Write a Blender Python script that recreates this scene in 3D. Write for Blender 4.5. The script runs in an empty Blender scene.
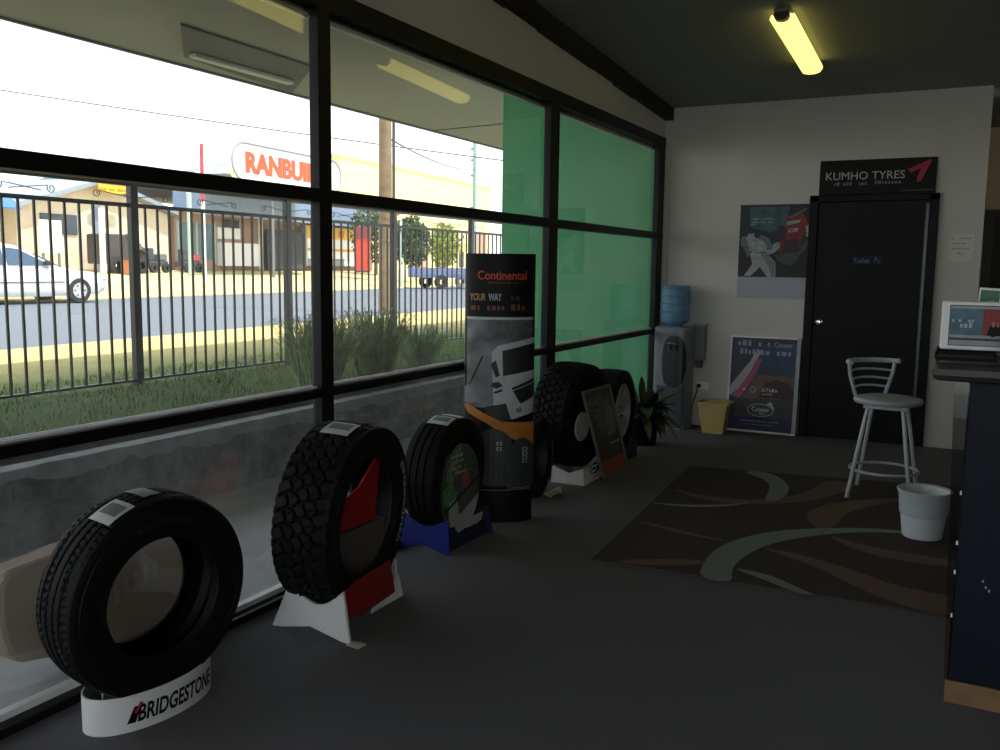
import bpy, bmesh, math, random
from mathutils import Vector, Matrix
random.seed(7)
PI = math.pi
sc = bpy.context.scene
COL = sc.collection

# ------------------------------------------------------------------ materials
def lin(c):
    return tuple((x / 12.92 if x <= .04045 else ((x + .055) / 1.055) ** 2.4) for x in c)
def rgb(h):
    h = h.lstrip('#')
    return lin(tuple(int(h[i:i + 2], 16) / 255 for i in (0, 2, 4)))
_M = {}
def M(name, h='#808080', rough=.6, metal=0., noise=.12, scale=30., bump=0., spec=.5, emit=None, es=0., h2=None, coat=0.):
    """procedural principled material: base colour varied by noise, optional noise bump"""
    if name in _M: return _M[name]
    m = bpy.data.materials.new(name); m.use_nodes = True
    nt = m.node_tree; b = nt.nodes['Principled BSDF']
    c = rgb(h); c2 = rgb(h2) if h2 else tuple(x * (1 - noise) for x in c)
    tc = nt.nodes.new('ShaderNodeTexCoord')
    nz = nt.nodes.new('ShaderNodeTexNoise'); nz.inputs['Scale'].default_value = scale; nz.inputs['Detail'].default_value = 5
    nt.links.new(tc.outputs['Object'], nz.inputs['Vector'])
    rp = nt.nodes.new('ShaderNodeValToRGB')
    rp.color_ramp.elements[0].position = .35; rp.color_ramp.elements[1].position = .65
    rp.color_ramp.elements[0].color = (*c2, 1); rp.color_ramp.elements[1].color = (*c, 1)
    nt.links.new(nz.outputs['Fac'], rp.inputs['Fac']); nt.links.new(rp.outputs['Color'], b.inputs['Base Color'])
    b.inputs['Roughness'].default_value = rough; b.inputs['Metallic'].default_value = metal
    b.inputs['Specular IOR Level'].default_value = spec
    b.inputs['Coat Weight'].default_value = coat
    if bump:
        bp = nt.nodes.new('ShaderNodeBump'); bp.inputs['Strength'].default_value = bump; bp.inputs['Distance'].default_value = .01
        nt.links.new(nz.outputs['Fac'], bp.inputs['Height']); nt.links.new(bp.outputs['Normal'], b.inputs['Normal'])
    if emit:
        b.inputs['Emission Color'].default_value = (*rgb(emit), 1); b.inputs['Emission Strength'].default_value = es
    _M[name] = m
    return m

def glass_mat(name, tint=(1, 1, 1), refl=1.0, dust=0.):
    """thin pane: clear transmission plus mirror reflection by Fresnel"""
    if name in _M: return _M[name]
    m = bpy.data.materials.new(name); m.use_nodes = True; nt = m.node_tree; nt.nodes.clear()
    o = nt.nodes.new('ShaderNodeOutputMaterial'); t = nt.nodes.new('ShaderNodeBsdfTransparent'); t.inputs[0].default_value = (*tint, 1)
    g = nt.nodes.new('ShaderNodeBsdfGlossy'); g.inputs['Roughness'].default_value = .0
    f = nt.nodes.new('ShaderNodeLayerWeight'); f.inputs['Blend'].default_value = .5
    pw_ = nt.nodes.new('ShaderNodeMath'); pw_.operation = 'POWER'; pw_.inputs[1].default_value = 5.
    nt.links.new(f.outputs['Facing'], pw_.inputs[0])
    k = nt.nodes.new('ShaderNodeMath'); k.operation = 'MULTIPLY_ADD'; k.inputs[1].default_value = .96 * refl; k.inputs[2].default_value = .04 * refl
    mx = nt.nodes.new('ShaderNodeMixShader')
    nt.links.new(pw_.outputs[0], k.inputs[0]); nt.links.new(k.outputs[0], mx.inputs[0])
    nt.links.new(t.outputs[0], mx.inputs[1]); nt.links.new(g.outputs[0], mx.inputs[2])
    out = mx
    if dust:
        d = nt.nodes.new('ShaderNodeBsdfTranslucent'); d.inputs[0].default_value = (.8, .8, .8, 1)
        tc = nt.nodes.new('ShaderNodeTexCoord'); nz = nt.nodes.new('ShaderNodeTexNoise'); nz.inputs['Scale'].default_value = 3.
        nt.links.new(tc.outputs['Object'], nz.inputs['Vector'])
        k2 = nt.nodes.new('ShaderNodeMath'); k2.operation = 'MULTIPLY'; k2.inputs[1].default_value = dust * 2
        nt.links.new(nz.outputs['Fac'], k2.inputs[0])
        m2 = nt.nodes.new('ShaderNodeMixShader')
        nt.links.new(k2.outputs[0], m2.inputs[0]); nt.links.new(mx.outputs[0], m2.inputs[1]); nt.links.new(d.outputs[0], m2.inputs[2])
        out = m2
    nt.links.new(out.outputs[0], o.inputs['Surface'])
    _M[name] = m
    return m

# ------------------------------------------------------------------ mesh builder
class MB:
    """collects shapes; build() links them as ONE mesh object"""
    def __init__(s): s.v = []; s.f = []; s.mi = []; s.mats = []; s.sm = []
    def mid(s, m):
        if m not in s.mats: s.mats.append(m)
        return s.mats.index(m)
    def add(s, vs, fs, m, smooth=False):
        b = len(s.v); s.v.extend([tuple(p) for p in vs]); k = s.mid(m)
        for f in fs: s.f.append([b + i for i in f]); s.mi.append(k); s.sm.append(smooth)
        return s
    def box(s, lo, hi, m, bev=0., rot=None, piv=None):
        x0, y0, z0 = lo; x1, y1, z1 = hi
        if bev <= 0:
            vs = [(x0, y0, z0), (x1, y0, z0), (x1, y1, z0), (x0, y1, z0), (x0, y0, z1), (x1, y0, z1), (x1, y1, z1), (x0, y1, z1)]
            fs = [(0, 3, 2, 1), (4, 5, 6, 7), (0, 1, 5, 4), (1, 2, 6, 5), (2, 3, 7, 6), (3, 0, 4, 7)]
        else:
            bm = bmesh.new(); bmesh.ops.create_cube(bm, size=1)
            for v in bm.verts: v.co = Vector(((x0 + x1) / 2 + v.co.x * (x1 - x0), (y0 + y1) / 2 + v.co.y * (y1 - y0), (z0 + z1) / 2 + v.co.z * (z1 - z0)))
            bmesh.ops.bevel(bm, geom=bm.edges[:], offset=bev, segments=2, affect='EDGES', profile=.5)
            bm.verts.index_update(); vs = [v.co.copy() for v in bm.verts]; fs = [[v.index for v in f.verts] for f in bm.faces]; bm.free()
        if rot is not None:
            pv = Vector(piv) if piv else Vector(((x0 + x1) / 2, (y0 + y1) / 2, (z0 + z1) / 2))
            vs = [rot @ (Vector(p) - pv) + pv for p in vs]
        return s.add(vs, fs, m)
    def prism(s, pts, d, m, smooth=False):
        """closed polygon pts (3D) extruded by vector d"""
        n = len(pts); P = [Vector(p) for p in pts]; D = Vector(d)
        nv = Vector((0, 0, 0))
        for i in range(n): nv += P[i].cross(P[(i + 1) % n])
        if nv.dot(D) > 0: P = P[::-1]
        return s.add(P + [p + D for p in P], [list(range(n)), [n + i for i in range(n)][::-1]] + [(i, n + i, n + (i + 1) % n, (i + 1) % n) for i in range(n)], m, smooth)
    def tube(s, path, r, m, n=10, caps=True, closed=False, r2=None):
        P = [Vector(p) for p in path]; k = len(P); rings = []
        up = None
        for i, p in enumerate(P):
            if closed: t = (P[(i + 1) % k] - P[i - 1])
            else: t = (P[min(i + 1, k - 1)] - P[max(i - 1, 0)])
            t.normalize()
            if up is None: up = Vector((0, 0, 1)) if abs(t.z) < .9 else Vector((1, 0, 0))
            a = t.cross(up)
            if a.length < 1e-5: a = t.cross(Vector((0, 1, 0)))
            a.normalize(); b = a.cross(t).normalized(); up = b
            rr = r if r2 is None else r + (r2 - r) * i / (k - 1)
            if isinstance(r, (list, tuple)): rr = r[i]
            rings.append([p + rr * (math.cos(2 * PI * j / n) * a + math.sin(2 * PI * j / n) * b) for j in range(n)])
        vs = [q for g in rings for q in g]; fs = []
        for i in range(k if closed else k - 1):
            for j in range(n):
                fs.append((i * n + j, i * n + (j + 1) % n, ((i + 1) % k) * n + (j + 1) % n, ((i + 1) % k) * n + j))
        s.add(vs, fs, m, True)
        if caps and not closed:
            s.add(rings[0], [list(range(n))[::-1]], m); s.add(rings[-1], [list(range(n))], m)
        return s
    def lathe(s, prof, m, c=(0, 0, 0), n=32, axis='z', sx=1., sy=1., close=False, smooth=True):
        """prof: (radius, height) list"""
        vs = []; k = len(prof)
        for i in range(n):
            a = 2 * PI * i / n
            for r, h in prof:
                if axis == 'z': q = (r * math.cos(a) * sx, r * math.sin(a) * sy, h)
                elif axis == 'x': q = (h, r * math.cos(a), r * math.sin(a))
                else: q = (r * math.sin(a), h, r * math.cos(a))
                vs.append((q[0] + c[0], q[1] + c[1], q[2] + c[2]))
        fs = []
        for i in range(n):
            for j in range(k if close else k - 1):
                a, b = i * k + j, i * k + (j + 1) % k; c2, d = ((i + 1) % n) * k + (j + 1) % k, ((i + 1) % n) * k + j
                fs.append((a, d, c2, b))
        return s.add(vs, fs, m, smooth)
    def grid(s, fn, nu, nv, m, closeu=False, smooth=True):
        vs = [fn(i, j) for i in range(nu) for j in range(nv)]
        fs = []
        for i in range(nu if closeu else nu - 1):
            for j in range(nv - 1):
                fs.append((i * nv + j, ((i + 1) % nu) * nv + j, ((i + 1) % nu) * nv + j + 1, i * nv + j + 1))
        return s.add(vs, fs, m, smooth)
    def build(s, name, parent=None, kind=None, label=None, cat=None, group=None, sharp=.6, bevel=0., weld=False):
        me = bpy.data.meshes.new(name); me.from_pydata([tuple(p) for p in s.v], [], s.f)
        for m in s.mats: me.materials.append(m)
        me.polygons.foreach_set('material_index', s.mi); me.polygons.foreach_set('use_smooth', s.sm)
        me.validate(); me.update()
        if any(s.sm): me.set_sharp_from_angle(angle=sharp)
        o = bpy.data.objects.new(name, me); COL.objects.link(o)
        if parent: o.parent = parent
        if bevel:
            b = o.modifiers.new('bevel', 'BEVEL'); b.width = bevel; b.segments = 2; b.limit_method = 'ANGLE'
        tag(o, label, cat, group, kind)
        return o

def tag(o, label=None, cat=None, group=None, kind=None):
    if label: o['label'] = label
    if cat: o['category'] = cat
    if group: o['group'] = group
    if kind: o['kind'] = kind
    return o
def thing(name, label, cat, loc=(0, 0, 0), rz=0., group=None, rot=None):
    o = bpy.data.objects.new(name, None); COL.objects.link(o); o.empty_display_size = .1
    o.location = loc; o.rotation_euler = rot if rot else (0, 0, rz)
    return tag(o, label, cat, group)
def copy_tree(o, parent=None):
    c = o.copy(); COL.objects.link(c)
    if parent: c.parent = parent
    for ch in list(o.children): copy_tree(ch, c)
    return c

# ------------------------------------------------------------------ flat art: polygons and lettering laid on a surface
def plane_map(o, ux, uy, n):
    o, ux, uy, n = Vector(o), Vector(ux), Vector(uy), Vector(n)
    return lambda u, v, off: o + ux * u + uy * v + n * off
def text_shape(s, size=1., bold=0., align='LEFT', sx=1., space=1., shear=0.):
    cu = bpy.data.curves.new('glyphs', 'FONT'); cu.body = s; cu.size = size; cu.offset = bold; cu.align_x = align
    cu.space_character = space; cu.shear = shear; cu.resolution_u = 3; cu.fill_mode = 'FRONT'
    o = bpy.data.objects.new('glyphs', cu); COL.objects.link(o)
    dg = bpy.context.evaluated_depsgraph_get(); dg.update()
    me = bpy.data.meshes.new_from_object(o.evaluated_get(dg))
    vs = [(v.co.x * sx, v.co.y) for v in me.vertices]; fs = [list(p.vertices) for p in me.polygons]
    bpy.data.objects.remove(o); bpy.data.curves.remove(cu); bpy.data.meshes.remove(me)
    return vs, fs
class Art:
    def __init__(s, mp, cell=None, base=.0008, step=.0003): s.mb = MB(); s.mp = mp; s.cell = cell; s.k = base; s.step = step
    def poly(s, pts, m):
        bm = bmesh.new(); f = bm.faces.new([bm.verts.new((u, v, 0)) for u, v in pts]); bm.normal_update()
        if f.normal.z < 0: bmesh.ops.reverse_faces(bm, faces=[f])
        bmesh.ops.triangulate(bm, faces=bm.faces[:])
        if s.cell:
            us = [p[0] for p in pts]; c = math.ceil(min(us) / s.cell) * s.cell
            while c < max(us):
                bmesh.ops.bisect_plane(bm, geom=bm.verts[:] + bm.edges[:] + bm.faces[:], plane_co=(c, 0, 0), plane_no=(1, 0, 0)); c += s.cell
        bm.verts.index_update()
        s.mb.add([s.mp(v.co.x, v.co.y, s.k) for v in bm.verts], [[v.index for v in f.verts] for f in bm.faces], m); bm.free()
        s.k += s.step; return s
    def rect(s, u0, v0, u1, v1, m): return s.poly([(u0, v0), (u1, v0), (u1, v1), (u0, v1)], m)
    def ell(s, cu, cv, a, b, m, n=28, rot=0.):
        return s.poly([(cu + a * math.cos(t) * math.cos(rot) - b * math.sin(t) * math.sin(rot), cv + a * math.cos(t) * math.sin(rot) + b * math.sin(t) * math.cos(rot)) for t in [2 * PI * i / n for i in range(n)]], m)
    def line(s, pts, w, m):
        for (a, b), (c, d) in zip(pts[:-1], pts[1:]):
            l = math.hypot(c - a, d - b) or 1; nx, ny = -(d - b) / l * w / 2, (c - a) / l * w / 2
            s.poly([(a + nx, b + ny), (c + nx, d + ny), (c - nx, d - ny), (a - nx, b - ny)], m); s.k -= s.step
        s.k += s.step; return s
    def ring(s, cu, cv, a, b, w, m, n=36, t0=0., t1=2 * PI):
        for i in range(n):
            p, q = t0 + (t1 - t0) * i / n, t0 + (t1 - t0) * (i + 1) / n
            s.poly([(cu + a * math.cos(p), cv + b * math.sin(p)), (cu + a * math.cos(q), cv + b * math.sin(q)), (cu + (a - w) * math.cos(q), cv + (b - w) * math.sin(q)), (cu + (a - w) * math.cos(p), cv + (b - w) * math.sin(p))], m); s.k -= s.step
        s.k += s.step; return s
    def bars(s, u0, u1, v, h, m, seed=1, gap=.3):
        """small unreadable print: a row of short strokes"""
        r = random.Random(seed); u = u0
        while u < u1:
            w = h * r.uniform(.35, .8)
            if r.random() > .16: s.rect(u, v, min(u + w, u1), v + h * r.choice((.7, .7, 1.)), m); s.k -= s.step
            u += w + h * gap
        s.k += s.step; return s
    def text(s, t, u, v, size, m, bold=0., align='LEFT', sx=1., space=1., shear=0., width=None):
        vs, fs = text_shape(t, size, bold, 'LEFT', sx, space, shear)
        w = max(p[0] for p in vs)
        if width: vs = [(p[0] * width / w, p[1]) for p in vs]; w = width
        du = {'LEFT': 0, 'CENTER': -w / 2, 'RIGHT': -w}[align]
        s.mb.add([s.mp(u + du + p[0], v + p[1], s.k) for p in vs], fs, m); s.k += s.step; return s
    def build(s, name, parent=None, **k): return s.mb.build(name, parent, **k)
# ------------------------------------------------------------------ palette
carpet = M('charcoal_carpet', '#757479', .95, noise=.25, scale=900, bump=.5, spec=.1)
wallm = M('cream_paint', '#cac9c4', .75, noise=.03, scale=3, bump=.02)
ceilm = M('grey_green_ceiling_paint', '#8c8d87', .8, noise=.05, scale=2)
blackal = M('black_powder_coat', '#0f1014', .45, noise=.15, scale=60, spec=.25)
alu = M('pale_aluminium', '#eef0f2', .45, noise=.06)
darkwood = M('dark_stained_beam', '#1d1815', .7, noise=.4, scale=14, bump=.2)
blackdoor = M('black_door_paint', '#090a0e', .5, noise=.1, scale=8, spec=.2)
white = M('white_plastic', '#e9ecef', .45, noise=.04)
offwhite = M('off_white_card', '#c9c9c4', .6, noise=.04)
black = M('black_print', '#08080a', .5, noise=.1, spec=.2)
red = M('red_card', '#93131a', .5, noise=.08)
chrome = M('chrome', '#c8c8c8', .15, metal=1., noise=.03)
steel = M('grey_metal', '#7d8084', .4, metal=.6, noise=.08)
paleprint = M('pale_grey_print', '#b8bcc0', .6, noise=.05)
greyprint = M('grey_print', '#6f7376', .6, noise=.08)
dgrey = M('dark_grey_print', '#2c2e31', .6, noise=.15)
orange = M('orange_print', '#c8541c', .6, noise=.08)

XW, YB = -2.57, 8.18
def ceil_z(y): return 2.905 + .0587 * (YB - y)

# floor
MB().box((-2.62, -3.1, -.2), (4.6, 10.0, 0), carpet).build('floor', kind='structure')
# back wall, behind the water cooler and black door
MB().box((-2.57, YB, 0), (.075, YB + .12, 3.2), wallm).build('wall_back', kind='structure')
MB().box((-.248, YB - .012, 0), (.077, YB, .035), wallm).build('baseboard_back', kind='structure')
# the passage past the back wall
mb = MB(); mb.box((-.2, 9.8, 0), (4.6, 9.9, 3.2), M('tan_passage_paint', '#d8c39a', .8, noise=.05)); mb.build('wall_passage', kind='structure')
d2 = MB(); d2.box((.10, 9.74, 0), (1.05, 9.8, 2.04), M('brown_door_timber', '#3a2a1c', .5, noise=.3, scale=12)); d2.build('door_2', kind='structure')
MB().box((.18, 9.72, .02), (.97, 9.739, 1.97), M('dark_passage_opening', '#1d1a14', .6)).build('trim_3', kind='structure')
MB().box((-.1, 8.5, 0), (.0, 9.8, 3.2), wallm).build('wall_passage_side', kind='structure')
MB().box((4.5, -3, 0), (4.6, 9.8, 3.8), wallm).build('wall_right', kind='structure')
mb = MB(); mb.prism([(-2.62, -3, 0), (-2.2, -3, 0), (-2.2, -3, 2.62), (3.6, -3, 2.62), (3.6, -3, 0), (4.6, -3, 0), (4.6, -3, 3.8), (-2.62, -3, 3.8)], (0, -.1, 0), wallm); mb.build('wall_front', kind='structure')
MB().box((-8, -24, -.2), (14, -3.1, -.004), M('forecourt_concrete', '#a7a8a6', .85, noise=.12, scale=4, bump=.1)).build('forecourt_ground', kind='structure')
# wall strip over the window, up to the raked ceiling
mb = MB(); mb.prism([(-2.62, -3, 2.635), (-2.62, YB, 2.635), (-2.62, YB, ceil_z(YB) + .02), (-2.62, -3, ceil_z(-3) + .02)], (.055, 0, 0), wallm); mb.build('wall_left', kind='structure')
mb = MB(); mb.prism([(-2.7, -3.1, ceil_z(-3.1)), (-2.7, 10, ceil_z(10)), (-2.7, 10, ceil_z(10) + .15), (-2.7, -3.1, ceil_z(-3.1) + .15)], (7.4, 0, 0), ceilm); mb.build('ceiling', kind='structure')
mb = MB()
for i in range(24):
    y0 = -3 + i * (YB + 3) / 24; y1 = y0 + (YB + 3) / 24; j = .006 * math.sin(i * 2.3)
    mb.prism([(-2.565, y0, ceil_z(y0)), (-2.565, y1, ceil_z(y1)), (-2.565, y1, ceil_z(y1) - .115 + j), (-2.565, y0, ceil_z(y0) - .115 + j)], (.075, 0, 0), darkwood)
mb.build('trim_1', kind='structure')
# pale jamb strip between the window and the corner
MB().box((-2.57, 8.165, 0), (-2.5, YB, 2.9), wallm).build('trim_2', kind='structure')

# ------------------------------------------------------------------ the long shop window
glass = glass_mat('clear_window_glass', (.97, .985, .975), 1.15, dust=.024)
win = thing('window_1', 'long black framed shop window with three rows of panes', 'window'); win['kind'] = 'structure'
MULL = [(-1.76, -1.67), (.70, .79), (3.175, 3.262), (5.615, 5.76), (8.0, 8.165)]
zt = [(.03, .852), (.9, 1.722), (1.78, 2.55)]
X0, X1 = -2.63, -2.55
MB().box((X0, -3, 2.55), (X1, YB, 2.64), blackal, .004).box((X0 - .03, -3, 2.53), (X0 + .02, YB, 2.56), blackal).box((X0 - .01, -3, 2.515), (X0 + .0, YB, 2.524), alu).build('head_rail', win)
MB().box((X0, -3, 1.722), (X1, YB, 1.78), blackal, .004).build('transom', win)
MB().box((X0, -3, .852), (X1, YB, .893), blackal, .004).build('middle_rail', win)
MB().box((X0 + .02, -3, .893), (X0 + .028, YB, .905), alu).box((X0 + .045, -3, .893), (X0 + .053, YB, .903), alu).build('skylit_bead', win)  # near-white strips paint in the skylight along the rail's top edges
MB().box((X0, -3, 0), (-2.515, YB, .03), blackal, .003).build('sill', win)
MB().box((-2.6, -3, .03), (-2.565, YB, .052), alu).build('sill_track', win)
for a, b in MULL:
    MB().box((-2.605, a, 0), (-2.552, b, 2.64), blackal, .003).build('mullion', win)
for i in range(len(MULL) - 1):
    for z0, z1 in zt:
        MB().box((-2.596, MULL[i][1] - .004, z0 - .006), (-2.59, MULL[i + 1][0] + .004, z1 + .006), glass).build('pane', win)
for z0, z1 in zt: MB().box((-2.596, -3, z0 - .006), (-2.59, -1.756, z1 + .006), glass).build('pane', win)

MB().box((-2.6, -5.3, 3.0), (4.7, -3.1, 3.15), M('sky_blocker_sheet', '#8f9088', .7)).build('ceiling_front_sky_blocker', kind='structure')  # unseen awning added to cut the sky light entering the front
# unseen glazed shop front behind the camera, added to bring in daylight
w2 = thing('window_2', 'unseen glazed shop front behind the camera, added for daylight', 'window'); w2['kind'] = 'structure'
for x in (-2.2, -.8, .65, 2.1, 3.53): MB().box((x, -3.09, 0), (x + .07, -3.01, 2.62), blackal, .004).build('mullion', w2)
MB().box((-2.2, -3.09, 2.55), (3.6, -3.01, 2.62), blackal, .004).build('head_rail', w2); MB().box((-2.2, -3.09, 0), (3.6, -3.01, .06), blackal, .004).build('sill', w2)
for x in (-2.13, -.73, .72, 2.17): MB().box((x - .004, -3.055, .055), (x + 1.385, -3.049, 2.555), glass).build('pane', w2)

# ------------------------------------------------------------------ black door and its frame
dr = thing('door_1', 'black toilet door in a black frame on the back wall', 'door', (-.75, YB, 0)); dr['kind'] = 'structure'
mb = MB(); mb.box((-.503, -.045, 0), (-.43, 0, 2.08), blackdoor, .004); mb.box((.43, -.045, 0), (.5, 0, 2.08), blackdoor, .004); mb.box((-.503, -.045, 2.03), (.5, 0, 2.085), blackdoor, .004); mb.build('frame', dr)
mb = MB(); mb.box((-.428, -.03, .004), (.428, -.002, 2.028), blackdoor, .003); dl = mb.build('door_leaf', dr)
mb = MB(); mb.lathe([(0, 0), (.026, 0), (.028, -.006), (.012, -.01), (.011, -.03), (.024, -.036), (.028, -.052), (.02, -.066), (0, -.068)], chrome, (-.375, -.03, 1.005), 20, 'y'); mb.build('door_knob', dl, label='chrome door knob')
mb = MB(); mb.box((.405, -.05, .35), (.428, -.03, 2.0), M('steel_strip', '#50555c', .35, metal=.7)); mb.build('closing_strip', dl)
# toilet plate
navy = M('navy_plate', '#122350', .5, spec=.15)
tp = thing('door_sign', 'small navy plate lettered Toilet on the black door', 'sign', (-.765, 8.148, 1.538))
MB().box((-.125, 0, -.032), (.125, .002, .032), navy, .001).build('plate', tp)
a = Art(plane_map((0, 0, 0), (1, 0, 0), (0, 0, 1), (0, -1, 0)))
a.text('Toilet', -.115, -.02, .055, greyprint, .0004); a.line([(.05, -.012), (.065, .02), (.085, -.005), (.1, -.018)], .007, greyprint); a.ell(.064, .024, .008, .008, greyprint); a.build('lettering', tp)

# sign over the door
ks = thing('wall_sign', 'black tyre sign with white capitals and red arrow above the door', 'sign', (-.735, 8.15, 2.088))
MB().box((-.45, 0, 0), (.45, .02, .285), black, .002).build('board', ks)
a = Art(plane_map((-.45, 0, 0), (1, 0, 0), (0, 0, 1), (0, -1, 0)))
a.text('KUMHO TYRES', .045, .122, .092, paleprint, 0, width=.62)
a.build('lettering', ks)
a = Art(plane_map((-.45, 0, 0), (1, 0, 0), (0, 0, 1), (0, -1, 0)))
cr = M('crimson_print', '#a50f30', .5)
a.poly([(.683, .192), (.848, .268), (.858, .256), (.79, .1), (.757, .083), (.758, .126), (.785, .2), (.712, .165)], cr); a.build('arrow_mark', ks)
a = Art(plane_map((-.45, 0, 0), (1, 0, 0), (0, 0, 1), (0, -1, 0)))
a.bars(.12, .26, .075, .028, greyprint, 3); a.bars(.27, .38, .075, .028, greyprint, 4); a.bars(.44, .66, .08, .028, greyprint, 5); a.rect(.64, .022, .88, .026, greyprint); a.build('small_print', ks)

# ------------------------------------------------------------------ ceiling lights
diff = M('warm_diffuser', '#f2ecb0', .5, emit='#ffee7c', es=.8)
def batten(y0, y1, label):
    x = -1.12; t = thing('ceiling_light', label, 'light', (x, (y0 + y1) / 2, ceil_z((y0 + y1) / 2)), rot=(-math.atan(.0587), 0, 0), group=None)
    L = (y1 - y0) / 2
    MB().box((-.05, -L - .02, -.03), (.05, L + .02, 0), M('cream_metal', '#8d8a7c', .5), .004).build('fixture_base', t)
    pr = [(-.07, -.034), (.07, -.034), (.078, -.06), (.058, -.09), (.02, -.1), (-.02, -.1), (-.058, -.09), (-.078, -.06)]
    mb = MB(); mb.prism([(p[0], -L, p[1]) for p in pr], (0, 2 * L, 0), diff); mb.build('diffuser', t)
    MB().prism([(p[0] * .6, -L - .05, -.03 + (p[1] + .03) * .75) for p in pr], (0, .05, 0), M('dark_end_cap', '#3a382e', .6)).build('end_cap', t)
    MB().prism([(p[0] * 1.02, L, p[1] * 1.01) for p in pr], (0, .012, 0), M('cream_end_cap', '#c9c08a', .5)).build('end_cap', t)
batten(5.86, 7.04, 'lit yellow fluorescent batten on the ceiling nearest the back wall')
batten(3.75, 4.97, 'lit yellow fluorescent batten on the ceiling mirrored in window glass, nearer the camera')
# ------------------------------------------------------------------ tyres
rub = M('tyre_rubber', '#0b0c0f', .55, noise=.25, scale=40, spec=.25)
rubt = M('tread_rubber', '#0f1012', .7, noise=.25, scale=60, spec=.2)
sticker = M('white_label_paper', '#c9d0cf', .5, noise=.05)
stpr = M('label_print', '#6f7a82', .5)
def tri(x): x = x % 1.; return 4 * abs(x - .5) - 1
def smooth(e0, e1, x):
    t = max(0., min(1., (x - e0) / (e1 - e0))); return t * t * (3 - 2 * t)
def h_rib(th, u, N, grooves, gw, dep, sip):
    d = 0
    for g in grooves:
        d = max(d, dep * (1 - smooth(gw * .55, gw, abs(u - g))))
    if sip and abs(u) > .12:                       # fine cross cuts on the ribs
        p = (th * N / (2 * PI) + (.5 if u < 0 else 0) + u * .5) % 1.
        if p < .16: d = max(d, sip)
    return -d
def h_mud(th, u, N, dep):
    k = th * N / (2 * PI); d = 0
    for i, g in enumerate((-.6, -.2, .2, .6)):        # zig-zag channels between the block rows
        gg = g + .1 * tri(k + .25 * i)
        d = max(d, dep * (1 - smooth(.025, .06, abs(u - gg))))
    row = 0 if u < -.6 else 1 if u < -.2 else 2 if u < .2 else 3 if u < .6 else 4
    ph = (k + (0, .5, .12, .62, .25)[row] + .6 * u * (1 if row % 2 == 0 else -1)) % 1.
    d = max(d, dep * (1 - smooth(.07, .14, min(ph, 1 - ph))))
    p2 = (k * 1. + .3 * row + .9 * u) % 1.
    if .47 < p2 < .54 and row in (1, 2, 3): d = max(d, dep * .5)
    return -d
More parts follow.
